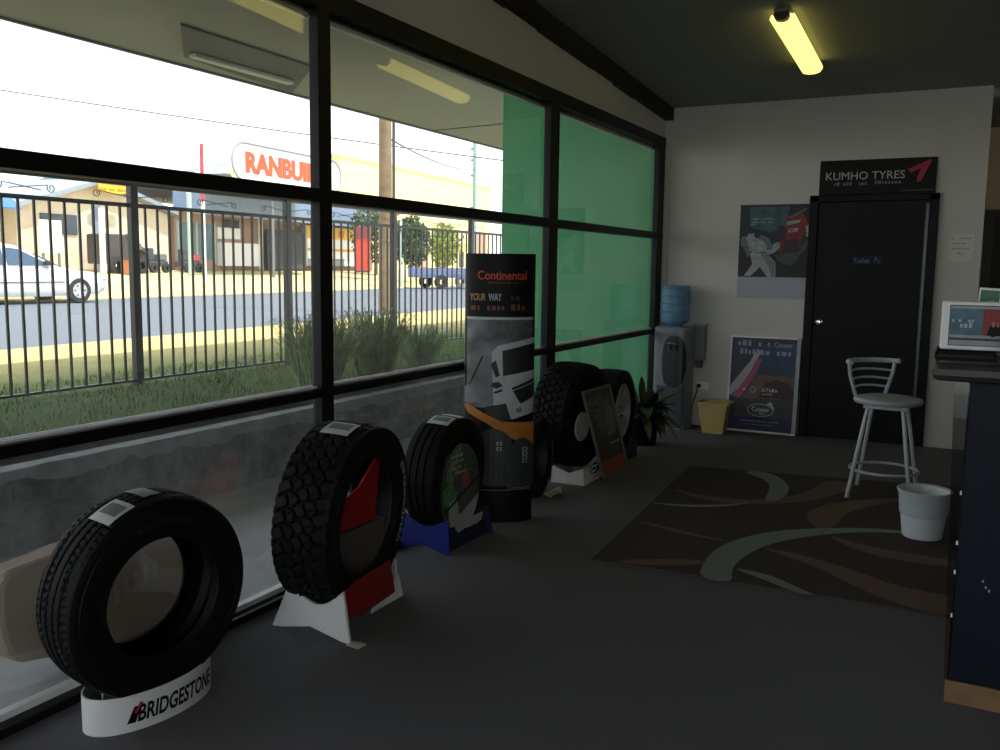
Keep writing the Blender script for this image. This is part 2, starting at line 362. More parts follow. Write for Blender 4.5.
def tyre(label, loc, R, w, ri, tread, az=0., lean=0., group=None, cat='tyre'):
    """stands upright, axle along local x, base of the tread at local z=0"""
    root = thing('tyre', label, cat, loc, group=group, rot=(0, math.radians(lean), math.radians(az)))
    out = [(-.40, ri), (-.46, ri + .12 * (R - ri)), (-.5, ri + .42 * (R - ri)), (-.495, ri + .62 * (R - ri)), (-.465, ri + .84 * (R - ri)), (-.43, ri + .94 * (R - ri))]
    tw = .415
    def side(r):
        f = (r - ri) / (R - ri); q = [(o[1] - ri) / (R - ri) for o in out]
        for i in range(len(out) - 1):
            if f <= q[i + 1]:
                t = (f - q[i]) / (q[i + 1] - q[i]); return -(out[i][0] + (out[i + 1][0] - out[i][0]) * t) * w
        return .43 * w
    NT = 456 if tread == 'mud' else 240; NU = 57
    def crown(u): return R * (1 - .022 * abs(u) ** 2.6)
    def hf(th, u):
        if abs(u) > .985: return 0
        if tread == 'mud': return h_mud(th, u, 38, .012)
        if tread == 'rib4': return h_rib(th, u, 78, (-.62, -.22, .2, .58), .055, .009, .006)
        if tread == 'rib3': return h_rib(th, u, 60, (-.5, 0., .5), .06, .009, 0)
        return h_rib(th, u, 60, (-.6, -.2, .2, .6), .05, .008, .003)
    mb = MB()
    def fn(i, j):
        th = 2 * PI * i / NT; u = -1 + 2 * j / (NU - 1); r = crown(u) + hf(th, u)
        return (u * tw * w, r * math.cos(th), R + r * math.sin(th))
    mb.grid(fn, NT, NU, rubt, closeu=True, smooth=True)
    tr = mb.build('tread', root, sharp=.45)
    # casing: both sidewalls with mould rings, beads and the hollow inside
    sw = [(o[0] * w, o[1]) for o in out] + [(-tw * w, R * .978)]
    det = []
    for (a0, r0), (a1, r1) in zip(sw[:-1], sw[1:]):
        for k in range(4): det.append((a0 + (a1 - a0) * k / 4, r0 + (r1 - r0) * k / 4))
    det.append(sw[-1])
    lug = []
    inner = [(-.36 * w, ri), (-.41 * w, ri + .03), (-.45 * w, ri + .4 * (R - ri)), (-.41 * w, R - .045), (-.3 * w, R - .028), (0, R - .024)]
    half = inner[::-1] + [(-.385 * w, ri - .004)] + det
    prof = [(r, a) for a, r in half]; prof2 = [(r, -a) for r, a in prof[::-1]]
    mb = MB()
    for P in (prof, prof2): mb.lathe([(r, a) for r, a in P], rub, (0, 0, R), 96, 'x')
    for s in (-1, 1):
        for rr in (.12, .7, .9):
            r0 = ri + rr * (R - ri); ax = side(r0) * s
            mb.lathe([(r0 - .004, ax - s * .001), (r0 - .002, ax + s * .0022), (r0 + .002, ax + s * .0022), (r0 + .004, ax - s * .001)], rub, (0, 0, R), 96, 'x')
    if tread == 'mud':                               # shoulder lugs reaching down the sidewall
        for k in range(52):
            th = 2 * PI * (k + (.0)) / 52; dth = .042
            for s in (-1, 1):
                pts = []
                for t, r in ((-dth, R * .975), (dth, R * .975), (dth * .8, R * .915), (-dth * .8, R * (.9 if k % 2 else .925))):
                    pts.append((s * (side(r) - .004), r * math.cos(th + t), R + r * math.sin(th + t)))
                mb.prism(pts, (s * .011, 0, 0), rubt)
    mb.build('casing', root, sharp=.5)
    root['R'] = R
    def on_side(u, v, off, a0, r0, s=1):            # u runs along the arc at radius r0, v outward
        a = a0 - u / r0; r = r0 + v
        return ((side(min(r, R * .95)) + off) * s, r * math.cos(a), R + r * math.sin(a))
    def on_tread(u, v, off, a0=PI / 2): # u across the tread (m), v along the circumference
        a = a0 + v / R
        r = crown(min(1, abs(u) / (tw * w))) + off
        return (u, r * math.cos(a), R + r * math.sin(a))
    return root, on_side, on_tread
def tread_label(root, on_tread, a0, hw, L, u0=0.):
    n = 9
    mb = MB(); mb.grid(lambda i, j: on_tread(u0 + (-hw + 2 * hw * i / 6), -L / 2 + L * j / (n - 1), .003, a0), 7, n, sticker)
    o = mb.build('paper_label', root)
    mb = MB(); mb.grid(lambda i, j: on_tread(u0 + (-hw * .75 + 1.5 * hw * i / 6), -L * .32 + L * .5 * j / (n - 1), .0042, a0), 7, n, stpr); mb.build('label_print', o)
    return o

# --- first tyre, in an elliptical white base
T1, s1, t1 = tyre('road tyre with fine ribs standing in the white oval base, nearest the camera', (-2.296, 1.948, .072), .326, .196, .194, 'rib4', -6.5, 2.2)
tread_label(T1, t1, PI / 2 + .42, .05, .10, .02); 
mb = MB(); mb.grid(lambda i, j: t1(-.06 + .1 * i / 6, -.03 + .06 * j / 8, .003, PI / 2 + .02), 7, 9, M('grey_label', '#8d9290', .5)); mb.build('paper_label', T1)
a = Art(lambda u, v, o: s1(u, v, o, PI / 2 + .4, .245)); dk = M('raised_rubber_letter', '#23252a', .45)
a.text('BRIDGESTONE', 0, 0, .03, dk, .0006, width=.2); a.build('sidewall_lettering', T1)
b1 = thing('tyre_plinth', 'white oval display base with black lettering under the nearest tyre', 'display stand', (-2.30, 1.955, 0), rz=math.radians(-4))
A_, B_ = .125, .228
mb = MB(); mb.lathe([(1, 0), (1, .118), (.975, .118), (.975, 0)], white, sx=A_, sy=B_, n=72); mb.build('oval_ring', b1)
mb = MB(); pts = [(-.004, -.17, .0), (-.004, .17, .0)] + [(-.004, .17 - .34 * i / 16, .066 + .326 - math.sqrt(.326 ** 2 - (.17 - .34 * i / 16) ** 2)) for i in range(17)]
mb.prism(pts, (.008, 0, 0), white); mb.build('cradle', b1)
def oval(u, v, off):
    # walk the ellipse by arc length, u=0 at the point facing +x
    t = 0.; n = 40
    for k in range(n): t += (u / n) / math.hypot(A_ * math.sin(t), B_ * math.cos(t))
    return ((A_ + off) * math.cos(t), (B_ + off) * math.sin(t), v)
a = Art(oval, cell=.006, base=.001); a.text('BRIDGESTONE', -.128, .03, .074, black, .0022, sx=1., shear=.22, width=.32)
a.build('lettering', b1)
a = Art(oval, cell=.006, base=.0014); a.poly([(-.158, .028), (-.132, .028), (-.118, .066), (-.124, .08), (-.134, .08)], black); a.poly([(-.136, .062), (-.116, .09), (-.106, .09), (-.128, .054)], M('logo_red', '#b31824', .5)); a.build('emblem', b1)

# --- second tyre, mud terrain in a red and white stand
T2, s2, t2 = tyre('chunky mud terrain tyre with white sidewall letters on the red and white stand', (-2.241, 2.896, .059), .376, .252, .245, 'mud', 9, 3.5)
tread_label(T2, t2, PI / 2 + .2, .062, .12)
wl = M('white_sidewall_letter', '#c3ccd4', .55)
a = Art(lambda u, v, o: s2(u, v, o, .62, .30)); a.text('BFGoodrich', 0, 0, .046, wl, .001, width=.37); a.build('sidewall_lettering', T2)
a = Art(lambda u, v, o: s2(u, v, o, PI + .45, .305)); a.text('ALL-TERRAIN', 0, 0, .035, dk, .001, width=.3); a.build('sidewall_lettering', T2)
st2 = thing('tyre_stand', 'red and white slotted card stand holding the mud terrain tyre', 'display stand', (-2.2, 2.9, 0))
def card(y, xl0, xr0, xl1, xr1, zt, m, dip=.06):
    pts = [(xl0, y, .0), (xl0 + .12 * (xr0 - xl0), y, .004), ((xl0 + xr0) / 2, y, .035), (xr0 - .12 * (xr0 - xl0), y, .004), (xr0, y, 0), (xr1, y, zt)]
    n = 8
    for i in range(1, n): 
        f = i / n; pts.append((xr1 + (xl1 - xr1) * f, y, zt - dip * math.sin(PI * f)))
    pts.append((xl1, y, zt)); 
    return MB().prism(pts, (0, .012, 0), m)
card(-.245, -.2, .185, -.105, .155, .205, white, .075).build('foot_card', st2)
card(.26, -.14, .066, -.1, .05, .17, white, .05).build('foot_card', st2)
mb = MB(); mb.prism([(.15, -.232, .10), (.138, -.12, .062), (.102, .18, .058), (.105, .135, .212), (.138, -.16, .212), (.145, -.232, .19)], (.005, 0, 0), red); mb.build('side_panel', st2)
mb = MB(); mb.prism([(.07, .05, .0), (.07, .29, .0), (.066, .26, .105), (.066, .18, .075), (.068, .07, .03)], (.005, 0, 0), white); mb.build('side_foot', st2)
rd2 = M('deep_red_card', '#a81418', .5, noise=.1)
mb = MB(); mb.prism([(.0, -.2, .36), (.0, .17, .36), (.0, .215, .63), (.0, .20, .645), (.0, .06, .53), (.0, -.03, .5), (.0, -.13, .42)], (.008, 0, 0), rd2); mb.build('insert_board', st2)
mb = MB(); mb.box((-.04, -.14, .07), (.035, .2, .37), M('grey_insert_card', '#55504e', .6, noise=.1)); mb.build('insert_box', st2)

# --- third tyre, ribbed, blue stand, picture in its hole
T3, s3, t3 = tyre('three-groove ribbed tyre on the blue stand with a picture in its hole', (-2.392, 3.975, .076), .297, .196, .177, 'rib3', 2, 1.5)
tread_label(T3, t3, PI / 2 + .25, .062, .1, .01)
mb = MB(); mb.grid(lambda i, j: t3(-.03 + .11 * i / 6, -.05 + .1 * j / 8, .003, PI / 2 - .15), 7, 9, sticker); mb.build('paper_label', T3)
blue = M('cobalt_card', '#14247e', .45, noise=.06); dblue = M('navy_card', '#101938', .5)
st3 = thing('tyre_stand', 'blue card stand with a round picture insert holding the ribbed tyre', 'display stand', (-2.37, 3.98, 0))
card(-.225, -.165, .145, -.12, .135, .185, blue, .05).build('foot_card', st3)
card(.22, -.15, .15, -.12, .12, .16, dblue, .05).build('foot_card', st3)
mb = MB(); mb.prism([(.11, -.2, 0), (.12, .28, 0), (.09, .2, .10), (.09, -.18, .13)], (.004, 0, 0), dblue); mb.build('side_panel', st3)
mb = MB(); pts = [(.086, .2 * math.cos(t) - .02, .30 + .235 * math.sin(t)) for t in [2 * PI * i / 40 for i in range(40)]]; mb.prism(pts, (.006, 0, 0), M('insert_edge', '#3b3f3c', .6)); ins = mb.build('round_insert', st3)
gr1 = M('insert_green', '#84937f', .55, noise=.5, scale=30, h2='#3c5a40'); gr2 = M('insert_dark_green', '#4b5c52', .55, noise=.5, scale=22)
a = Art(plane_map((.092, -.02, .30), (0, 1, 0), (0, 0, 1), (1, 0, 0)))
a.ell(0, 0, .197, .232, gr2, 40)
a.poly([(-.14, .16), (-.05, .235), (.0, .24), (-.02, .12), (-.09, .03), (-.15, .06)], gr1)
a.poly([(-.18, .02), (-.1, .05), (-.04, -.02), (-.09, -.09), (-.18, -.06)], M('leaf_green', '#6c9166', .55, noise=.4, scale=40))
a.poly([(-.12, -.06), (-.05, -.04), (-.02, -.1), (-.01, -.2), (-.08, -.2), (-.13, -.16)], M('pale_figure', '#b9c2bb', .55, noise=.4, scale=50))
a.poly([(.0, .06), (.06, .08), (.1, .03), (.06, -.02), (.02, .0)], M('insert_red', '#b5485a', .55, noise=.4, scale=40))
a.poly([(-.02, -.03), (.1, .0), (.15, -.06), (.0, -.15), (-.02, -.1)], M('brown_ground', '#6a5c50', .55, noise=.4, scale=30))
for i in range(4): a.bars(-.1 + .01 * i, .02 + .01 * i, .17 - .03 * i, .018, M('faded_yellow_green', '#b8c48f', .6), 30 + i)
wht = M('insert_white', '#a9adb0', .5, noise=.06)
lo = [(.196 * math.cos(t), .231 * math.sin(t)) for t in [PI + .42 + (PI - .34) * i / 24 for i in range(25)]]
a.poly([p for p in lo if p[1] < -.05 + .41 * (p[0] - .19)] , wht); a.line([(-.165, -.095), (.185, .03)], .014, navy)
a.poly([(-.03, -.105), (.085, -.06), (.09, -.095), (-.02, -.14)], M('insert_label', '#4c5754', .5)); a.build('printed_picture', ins)
mb = MB(); mb.prism([(.098, -.1, .12), (.098, -.02, .01), (.098, .17, .03), (.094, .215, .12)], (.004, 0, 0), wht); mb.build('insert_tail', st3)

# --- low tyre behind the totem
T5, s5, t5 = tyre('plain tyre standing on the carpet behind the printed totem', (-2.403, 5.04, .0), .25, .18, .165, 'rib', 6, 0)
a = Art(lambda u, v, o: s5(u, v, o, .35, .2)); a.text('RADIAL', 0, 0, .035, wl, .001, width=.16); a.build('sidewall_lettering', T5)

# --- big all terrain tyre on a white box
T6, s6, t6 = tyre('largest tyre, black all terrain with a cream disc in its hole, on the white box', (-2.387, 5.652, .085), .36, .262, .205, 'mud', -5, 1.5)
mb = MB(); mb.lathe([(0, .0), (.2, 0), (.2, .01), (0, .01)], M('black_backing_disc', '#0d0d0f', .6), (-.03, 0, .36), 48, 'x'); mb.build('hole_backing', T6)
mb = MB(); mb.lathe([(0, .012), (.095, .012), (.1, .006), (.1, .0), (0, 0)], M('cream_disc', '#c9c1b2', .6, noise=.05), (.095, -.02, .285), 48, 'x'); mb.build('hole_disc', T6)
b6 = thing('tyre_plinth', 'white folded box base with a black oval emblem under the largest tyre', 'display stand', (-2.30, 5.63, 0))
mb = MB()
mb.prism([(-.13, -.18, 0), (.11, -.18, 0), (.10, -.18, .115), (.0, -.18, .075), (-.12, -.18, .115)], (0, .008, 0), offwhite); mb.build('end_panel', b6); mb = MB()
mb.prism([(-.13, .17, 0), (.11, .17, 0), (.10, .17, .16), (.0, .17, .09), (-.12, .17, .16)], (0, .008, 0), offwhite); mb.build('end_panel', b6)
mb = MB(); mb.prism([(.108, -.18, 0), (.112, .178, 0), (.102, .178, .175), (.1, .1, .155), (.1, -.06, .105), (.1, -.18, .115)], (.004, 0, 0), offwhite); mb.build('front_panel', b6)
mb = MB(); mb.prism([(-.13, -.18, 0), (-.13, .178, 0), (-.125, .178, .1), (-.125, -.18, .1)], (.004, 0, 0), offwhite); mb.build('back_panel', b6)
a = Art(plane_map((.117, -.03, .07), (0, 1, 0), (-.09, 0, 1), (1, 0, 0)), base=.0015)
a.ell(.03, .018, .085, .036, black); a.ring(-.0, .018, .036, .026, .014, white, 24, .6, 5.7); a.line([(.02, .034), (.09, .034)], .011, white); a.line([(.052, .036), (.04, -.004)], .013, white); a.bars(-.03, .1, -.045, .014, greyprint, 8); a.build('emblem', b6)

# --- alloy wheel tyre on a navy box
T7, s7, t7 = tyre('tyre fitted on a grey alloy wheel, on the navy box by the leafy plant', (-2.383, 6.43, .043), .319, .235, .205, 'mud', 2, 0, cat='wheel')
al = M('alloy_grey', '#b4b8bc', .4, metal=.35, noise=.1)
mb = MB(); mb.lathe([(.207, -.08), (.2, -.08), (.18, .0), (.185, .085), (.2, .098), (.212, .1), (.212, .09)], al, (0, 0, .319), 64, 'x'); rim = mb.build('alloy_rim', T7)
mb = MB(); mb.lathe([(0, .035), (.035, .035), (.05, .045), (.055, .07), (.03, .082), (0, .082)], al, (0, 0, .319), 32, 'x'); mb.build('hub', rim)
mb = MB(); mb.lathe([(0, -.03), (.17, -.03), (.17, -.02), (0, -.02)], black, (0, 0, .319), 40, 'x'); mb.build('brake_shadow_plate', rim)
for k in range(6):
    th = 2 * PI * k / 6 + .3; mb = MB(); c, s_ = math.cos(th), math.sin(th)
    def pt(r, t, x): return (x, r * c - t * s_, .319 + r * s_ + t * c)
    mb.prism([pt(.04, -.03, .05), pt(.19, -.042, .075), pt(.19, .042, .075), pt(.04, .03, .05)], (.018, 0, 0), al); mb.build('spoke', rim)
for k in range(6):
    th = 2 * PI * k / 6; mb = MB(); mb.lathe([(0, .08), (.008, .08), (.009, .092), (0, .094)], chrome, (0, .042 * math.cos(th), .319 + .042 * math.sin(th)), 10, 'x'); mb.build('wheel_nut', rim)
b7 = thing('tyre_plinth', 'dark navy box base under the alloy wheel tyre', 'display stand', (-2.33, 6.38, 0))
MB().box((-.13, -.26, 0), (-.122, .2, .12), dblue).build('side_panel', b7); MB().box((.115, -.26, 0), (.123, .2, .12), dblue).build('side_panel', b7)
MB().prism([(-.122, -.26, 0), (.115, -.26, 0), (.115, -.26, .12), (0, -.26, .085), (-.122, -.26, .12)], (0, .008, 0), dblue).build('end_panel', b7)
MB().prism([(-.122, .19, 0), (.115, .19, 0), (.115, .19, .12), (0, .19, .085), (-.122, .19, .12)], (0, .008, 0), dblue).build('end_panel', b7)
a = Art(plane_map((.1235, -.1, .05), (0, 1, 0), (0, 0, 1), (1, 0, 0))); a.bars(0, .16, .03, .02, M('navy_print', '#4d5f8f', .5), 2); a.rect(-.1, .075, .2, .082, M('navy_print', '#4d5f8f', .5)); a.build('lettering', b7)

# --- framed board leaning on the display
fr = thing('leaning_poster', 'grey framed dark poster with an orange foot leaning against the big tyre', 'poster', (-2.15, 5.945, 0), rot=(0, 0, 0))
# local: width runs along wx, up the lean
wx = Vector((-.0, .475, .0)); wx = Vector((.012, .475, 0)); upv = Vector((-.052, -.30, .64)); nn = wx.cross(upv).normalized()
org = -wx / 2
def lb(u, v, off): return tuple(org + wx.normalized() * u + upv.normalized() * v + nn * off)
Wd, Hd = wx.length, upv.length
fg = M('brushed_frame', '#83827c', .4, metal=.3)
def lbar(u0, v0, u1, v1, m, d=.014):
    mb_ = MB(); mb_.prism([lb(u0, v0, 0), lb(u1, v0, 0), lb(u1, v1, 0), lb(u0, v1, 0)], tuple(nn * d), m); return mb_
for q in ((0, 0, Wd, .016), (0, Hd - .016, Wd, Hd), (0, .016, .02, Hd - .016), (Wd - .02, .016, Wd, Hd - .016)): lbar(*q, fg).build('frame_bar', fr)
lbar(.02, .016, Wd - .02, Hd - .016, M('poster_dark', '#474642', .5, noise=.3, scale=6), .008).build('panel', fr)
a = Art(lambda u, v, o: lb(u, v, .008 + o))
a.rect(.02, .016, Wd - .02, .13, M('poster_orange', '#93492d', .5, noise=.1))
a.poly([(.03, .62), (.2, .66), (.42, .63), (.45, .4), (.3, .3), (.18, .34), (.1, .45)], M('poster_grey', '#6a6862', .5, noise=.5, scale=12))
a.poly([(.25, .3), (.4, .33), (.43, .5), (.33, .56), (.27, .45)], M('poster_grey_light', '#8a857b', .5, noise=.5, scale=20))
a.ell(.17, .56, .06, .035, M('poster_grey_light', '#8a857b', .5)); a.ell(.17, .56, .035, .02, M('poster_mid', '#3a3833', .5))
a.bars(.25, .44, .24, .02, paleprint, 12); a.bars(.28, .42, .43, .014, greyprint, 13); a.bars(.28, .42, .4, .014, greyprint, 14); a.build('printed_picture', fr)

# --- paper scraps
def scrap(label, x, y, pts, h):
    t = MB(); n = len(pts); c = (0, 0, h)
    P = [(p[0], p[1], p[2]) for p in pts]
    t.add([c] + P + [(p[0], p[1], max(0.0005, p[2] - .003)) for p in P] + [(0, 0, .0005)], [(0, 1 + i, 1 + (i + 1) % n) for i in range(n)] + [(1 + i, 1 + n + i, 1 + n + (i + 1) % n, 1 + (i + 1) % n) for i in range(n)] + [(2 * n + 1, 1 + n + (i + 1) % n, 1 + n + i) for i in range(n)], offwhite, True)
    o = t.build('paper_scrap', label=label, cat='paper'); o.location = (x, y, 0); return o
scrap('crumpled white paper on the carpet by the printed totem', -2.27, 5.13, [(-.04, -.07, .02), (.02, -.09, .006), (.045, -.02, .03), (.04, .06, .006), (.0, .11, .035), (-.045, .06, .008)], .025)
scrap('tiny pale paper scrap on the carpet before the red and white stand', -1.99, 2.66, [(-.03, -.02, .005), (.03, -.025, .004), (.035, .02, .006), (0, .03, .004), (-.04, .015, .006)], .008)
# ------------------------------------------------------------------ printed totem (elliptical card column)
tt = thing('display_totem', 'tall black oval column printed with a truck above orange and dark tyres', 'display stand', (-2.342, 4.5, 0), rz=math.radians(28))
TA, TB, TH = .198, .11, 1.52
mb = MB(); mb.lathe([(0, 0), (1, 0), (1, TH), (0, TH)], black, sx=TA, sy=TB, n=72, smooth=False)
mb.sm = [len(f) == 4 for f in mb.f]; mb.build('column', tt)
def tm(u, v, off):
    q = max(0., 1 - (u / TA) ** 2); return (u * (1 + off / TA), -TB * math.sqrt(q) - off, v)
def Tp(pts): return [(max(-.1975, min(.1975, (x - 499.5) * .00578)), 1.52 - (y - 254) * .00578) for x, y in pts]
orl = M('orange_red_print', '#c04a22', .5, noise=.1)
a = Art(tm, cell=.02, base=.001, step=.0004)
a.rect(-.1975, .66, .1975, 1.165, M('storm_sky_print', '#7d8286', .55, noise=.5, scale=7, h2='#36393d'))
a.rect(-.1975, 1.155, .1975, 1.17, paleprint)
tw_ = M('truck_white_print', '#b4b9be', .5, noise=.15, scale=20); tg = M('truck_grey_print', '#73787d', .5, noise=.2, scale=25); td = M('truck_dark_print', '#14161a', .5)
a.poly(Tp([(466, 384), (470, 380), (484, 351), (494, 355), (492, 396), (471, 399), (466, 399)]), tg)
a.poly(Tp([(470, 381), (471.5, 381), (484, 353), (482.5, 352)]), td)
a.poly(Tp([(492, 348), (498, 342), (533, 334), (533, 408), (512, 414), (494, 400)]), tw_)
a.poly(Tp([(502, 347), (533, 339.5), (533, 366), (503, 371.5)]), td)
a.poly(Tp([(491, 360), (496, 356), (500, 371), (496, 373)]), td)
a.poly(Tp([(493, 378), (499, 377), (503, 381), (497, 384), (492, 382)]), td); a.poly(Tp([(494, 387), (502, 384), (503, 386), (495, 389)]), td)
a.poly(Tp([(511, 383), (533, 374), (533, 392), (520, 399)]), td); a.line(Tp([(511, 386), (533, 378)]), .005, tw_)
a.poly(Tp([(485, 402), (506, 398), (511, 414), (500, 416), (488, 409)]), td)
a.poly(Tp([(513, 402), (521, 398), (524, 407), (515, 411)]), paleprint); a.poly(Tp([(515, 404), (520, 401), (522, 406), (517, 408)]), tg)
a.poly(Tp([(466.5, 402), (469, 399), (485, 408), (502, 416), (533, 417.5), (533, 442), (525, 438), (507, 431), (490, 419), (470, 408.5)]), M('amber_print', '#b8741c', .5, noise=.15, scale=14))
# printed tyres low on the column
for x0, x1, y0 in ((478, 512, 423), (510, 533, 432)):
    n = 12; tpts = [(x0, 480)] + [(x0 + (x1 - x0) * i / n, y0 + 10 * (2 * i / n - 1) ** 2) for i in range(n + 1)] + [(x1, 480)]
    a.poly(Tp(tpts), M('printed_tyre', '#33363b', .5, noise=.3, scale=30)); 
    for k in range(5): a.line(Tp([(x0 + (x1 - x0) * (.2 + .15 * k), y0 + 6), (x0 + (x1 - x0) * (.2 + .15 * k), 478)]), .004, td)
a.build('printed_picture', tt)
a = Art(tm, cell=.02, base=.003, step=.0003)
a.text('Continental', -.127, 1.378, .068, orl, .0012, width=.27); a.bars(-.07, .13, 1.357, .009, M('dim_orange_print', '#6d3a22', .5), 21)
a.text('YOUR', -.165, 1.262, .055, M('sand_print', '#b59467', .5), .001, width=.085); a.text('WAY', -.064, 1.262, .055, paleprint, .001, width=.07)
a.bars(.02, .17, 1.262, .036, M('brown_print', '#4a2a1c', .5), 22); a.bars(-.16, .14, 1.208, .034, M('dim_orange_print', '#6d3a22', .5), 23)
for (x, y0, y1) in ((500, 466, 434), (524, 466, 441)):
    vv = Tp([(x, y0), (x, y1)]); 
    for k in range(6):
        v0 = vv[0][1] + (vv[1][1] - vv[0][1]) * k / 6; a.rect(vv[0][0] - .014, v0, vv[0][0] + .014, v0 + .02, M('pale_tyre_print', '#a5abb0', .5)); a.rect(vv[0][0] - .006, v0 + .004, vv[0][0] + .006, v0 + .016, td)
a.rect(-.11, .188, .06, .192, greyprint); a.text('Continental', .05, .19, .04, greyprint, .0006, width=.12); a.build('lettering', tt)

# ------------------------------------------------------------------ water cooler
silver = M('silver_plastic', '#747c86', .4, noise=.05); slate = M('slate_plastic', '#454c57', .45, noise=.06)
wc = thing('water_cooler', 'silver and grey bottled water cooler in the corner by the window', 'water cooler', (-2.345, 7.965, 0))
def sell(t, a, b, p=.45):
    c, s = math.cos(t), math.sin(t); return (a * math.copysign(abs(c) ** p, c), b * math.copysign(abs(s) ** p, s))
def body_grid(prof, m, n=48, p=.45):
    mb = MB(); k = len(prof)
    mb.grid(lambda i, j: (*[q for q in sell(2 * PI * i / n, prof[j][0], prof[j][1], p)], prof[j][2]), n, k, m, closeu=True)
    for j, fl in ((0, True), (k - 1, False)):
        ring = [(*sell(2 * PI * i / n, prof[j][0], prof[j][1], p), prof[j][2]) for i in range(n)]
        mb.add(ring, [list(range(n))[::-1] if fl else list(range(n))], m)
    return mb
body_grid([(.16, .16, 0), (.166, .16, .02), (.162, .158, .3), (.162, .158, .6), (.164, .158, .86), (.16, .155, .915), (.145, .14, .93)], silver).build('cabinet', wc)
# darker front panel and the dispensing hollow
mb = MB()
def fpan(u, v, off, d=.158):
    q = abs(u / .162); x = u; y = -d * max(0., 1 - q ** (2 / .45)) ** .225
    return (x * (1 + off / .3), y - off, v)
a = Art(fpan, cell=.01, base=.003); a.poly([(-.105, .02), (.145, .02), (.145, .40), (-.105, .40)], slate); a.build('lower_panel', wc)
a = Art(fpan, cell=.01, base=.006); pts = [(.045 + .105 * math.copysign(abs(math.cos(t)) ** .7, math.cos(t)), .62 + .235 * math.copysign(abs(math.sin(t)) ** .8, math.sin(t))) for t in [2 * PI * i / 40 for i in range(40)]]
a.poly(pts, M('hollow_dark_plastic', '#12161e', .4, noise=.1)); a.ell(.045, .45, .09, .055, M('drip_tray_plastic', '#10151d', .4)); a.build('dispensing_hollow', wc)
mb = MB(); mb.tube([(-.01, -.165, .775), (-.01, -.2, .785), (.03, -.215, .79), (.075, -.2, .785), (.08, -.165, .78)], .011, silver, 8); mb.build('tap_arch', wc)
mb = MB(); mb.box((-.005, -.2, .725), (.02, -.165, .765), M('tap_blue', '#46617f', .4), .004); mb.build('tap', wc)
mb = MB(); mb.box((.05, -.2, .725), (.075, -.165, .765), M('tap_grey', '#2c3038', .4), .004); mb.build('tap', wc)
def bottle_mat():
    m = bpy.data.materials.new('blue_water_plastic'); m.use_nodes = True; b = m.node_tree.nodes['Principled BSDF']
    nz = m.node_tree.nodes.new('ShaderNodeTexNoise'); nz.inputs['Scale'].default_value = 9; rp = m.node_tree.nodes.new('ShaderNodeValToRGB')
    rp.color_ramp.elements[0].color = (*rgb('#5b8fb5'), 1); rp.color_ramp.elements[1].color = (*rgb('#86b4d0'), 1)
    m.node_tree.links.new(nz.outputs['Fac'], rp.inputs['Fac']); m.node_tree.links.new(rp.outputs['Color'], b.inputs['Base Color'])
    b.inputs['Transmission Weight'].default_value = .35; b.inputs['Roughness'].default_value = .15; b.inputs['IOR'].default_value = 1.2
    return m
wb = bottle_mat()
mb = MB(); pr = [(0, .925), (.05, .925), (.06, .94), (.1, .955), (.126, .985)]
for k in range(4):
    z0 = .995 + k * .072; pr += [(.128, z0), (.128, z0 + .052), (.121, z0 + .06), (.121, z0 + .064)]
pr += [(.126, 1.285), (.118, 1.297), (.06, 1.30), (0, 1.295)]
mb.lathe(pr, wb, (0, 0, 0), 40); mb.build('water_bottle', wc)
# cup holder and socket
cd = thing('cup_dispenser', 'grey cup dispenser box on the wall beside the water cooler', 'dispenser', (-2.15, 8.18, .78))
mb = MB(); mb.box((-.05, -.1, -.165), (.05, 0, .16), M('grey_translucent_plastic', '#777b7d', .4), .012); mb.build('housing', cd)
MB().box((-.055, -.108, .155), (.058, 0, .172), M('grey_lid', '#9a9fa2', .4), .004).build('lid', cd)
mb = MB(); mb.lathe([(.03, -.235), (.036, -.165), (.03, -.165), (.026, -.23)], M('cup_tube', '#5d6264', .4), (-.005, -.05, 0), 20); mb.build('cup_tube', cd)
po = thing('power_outlet', 'white wall socket with a black plug beside the water cooler', 'socket', (-2.12, 8.18, .375))
MB().box((-.055, -.008, -.037), (.055, 0, .037), white, .003).build('faceplate', po)
MB().box((.02, -.011, -.012), (.035, -.008, .012), white, .001).build('switch', po)
pc = thing('electrical_lead', 'black plug and cord hanging from the wall socket', 'cord', (-2.155, 8.17, .375))
mb = MB(); mb.lathe([(0, 0), (.018, 0), (.02, -.02), (.012, -.04), (0, -.042)], black, (0, -.003, 0), 14, 'y'); mb.build('plug', pc)
mb = MB(); mb.tube([(0, -.04, 0), (-.005, -.05, -.03), (-.02, -.04, -.09), (-.045, -.03, -.16), (-.06, -.02, -.26), (-.06, -.012, -.36)], .0045, black, 8); mb.build('cable', pc)
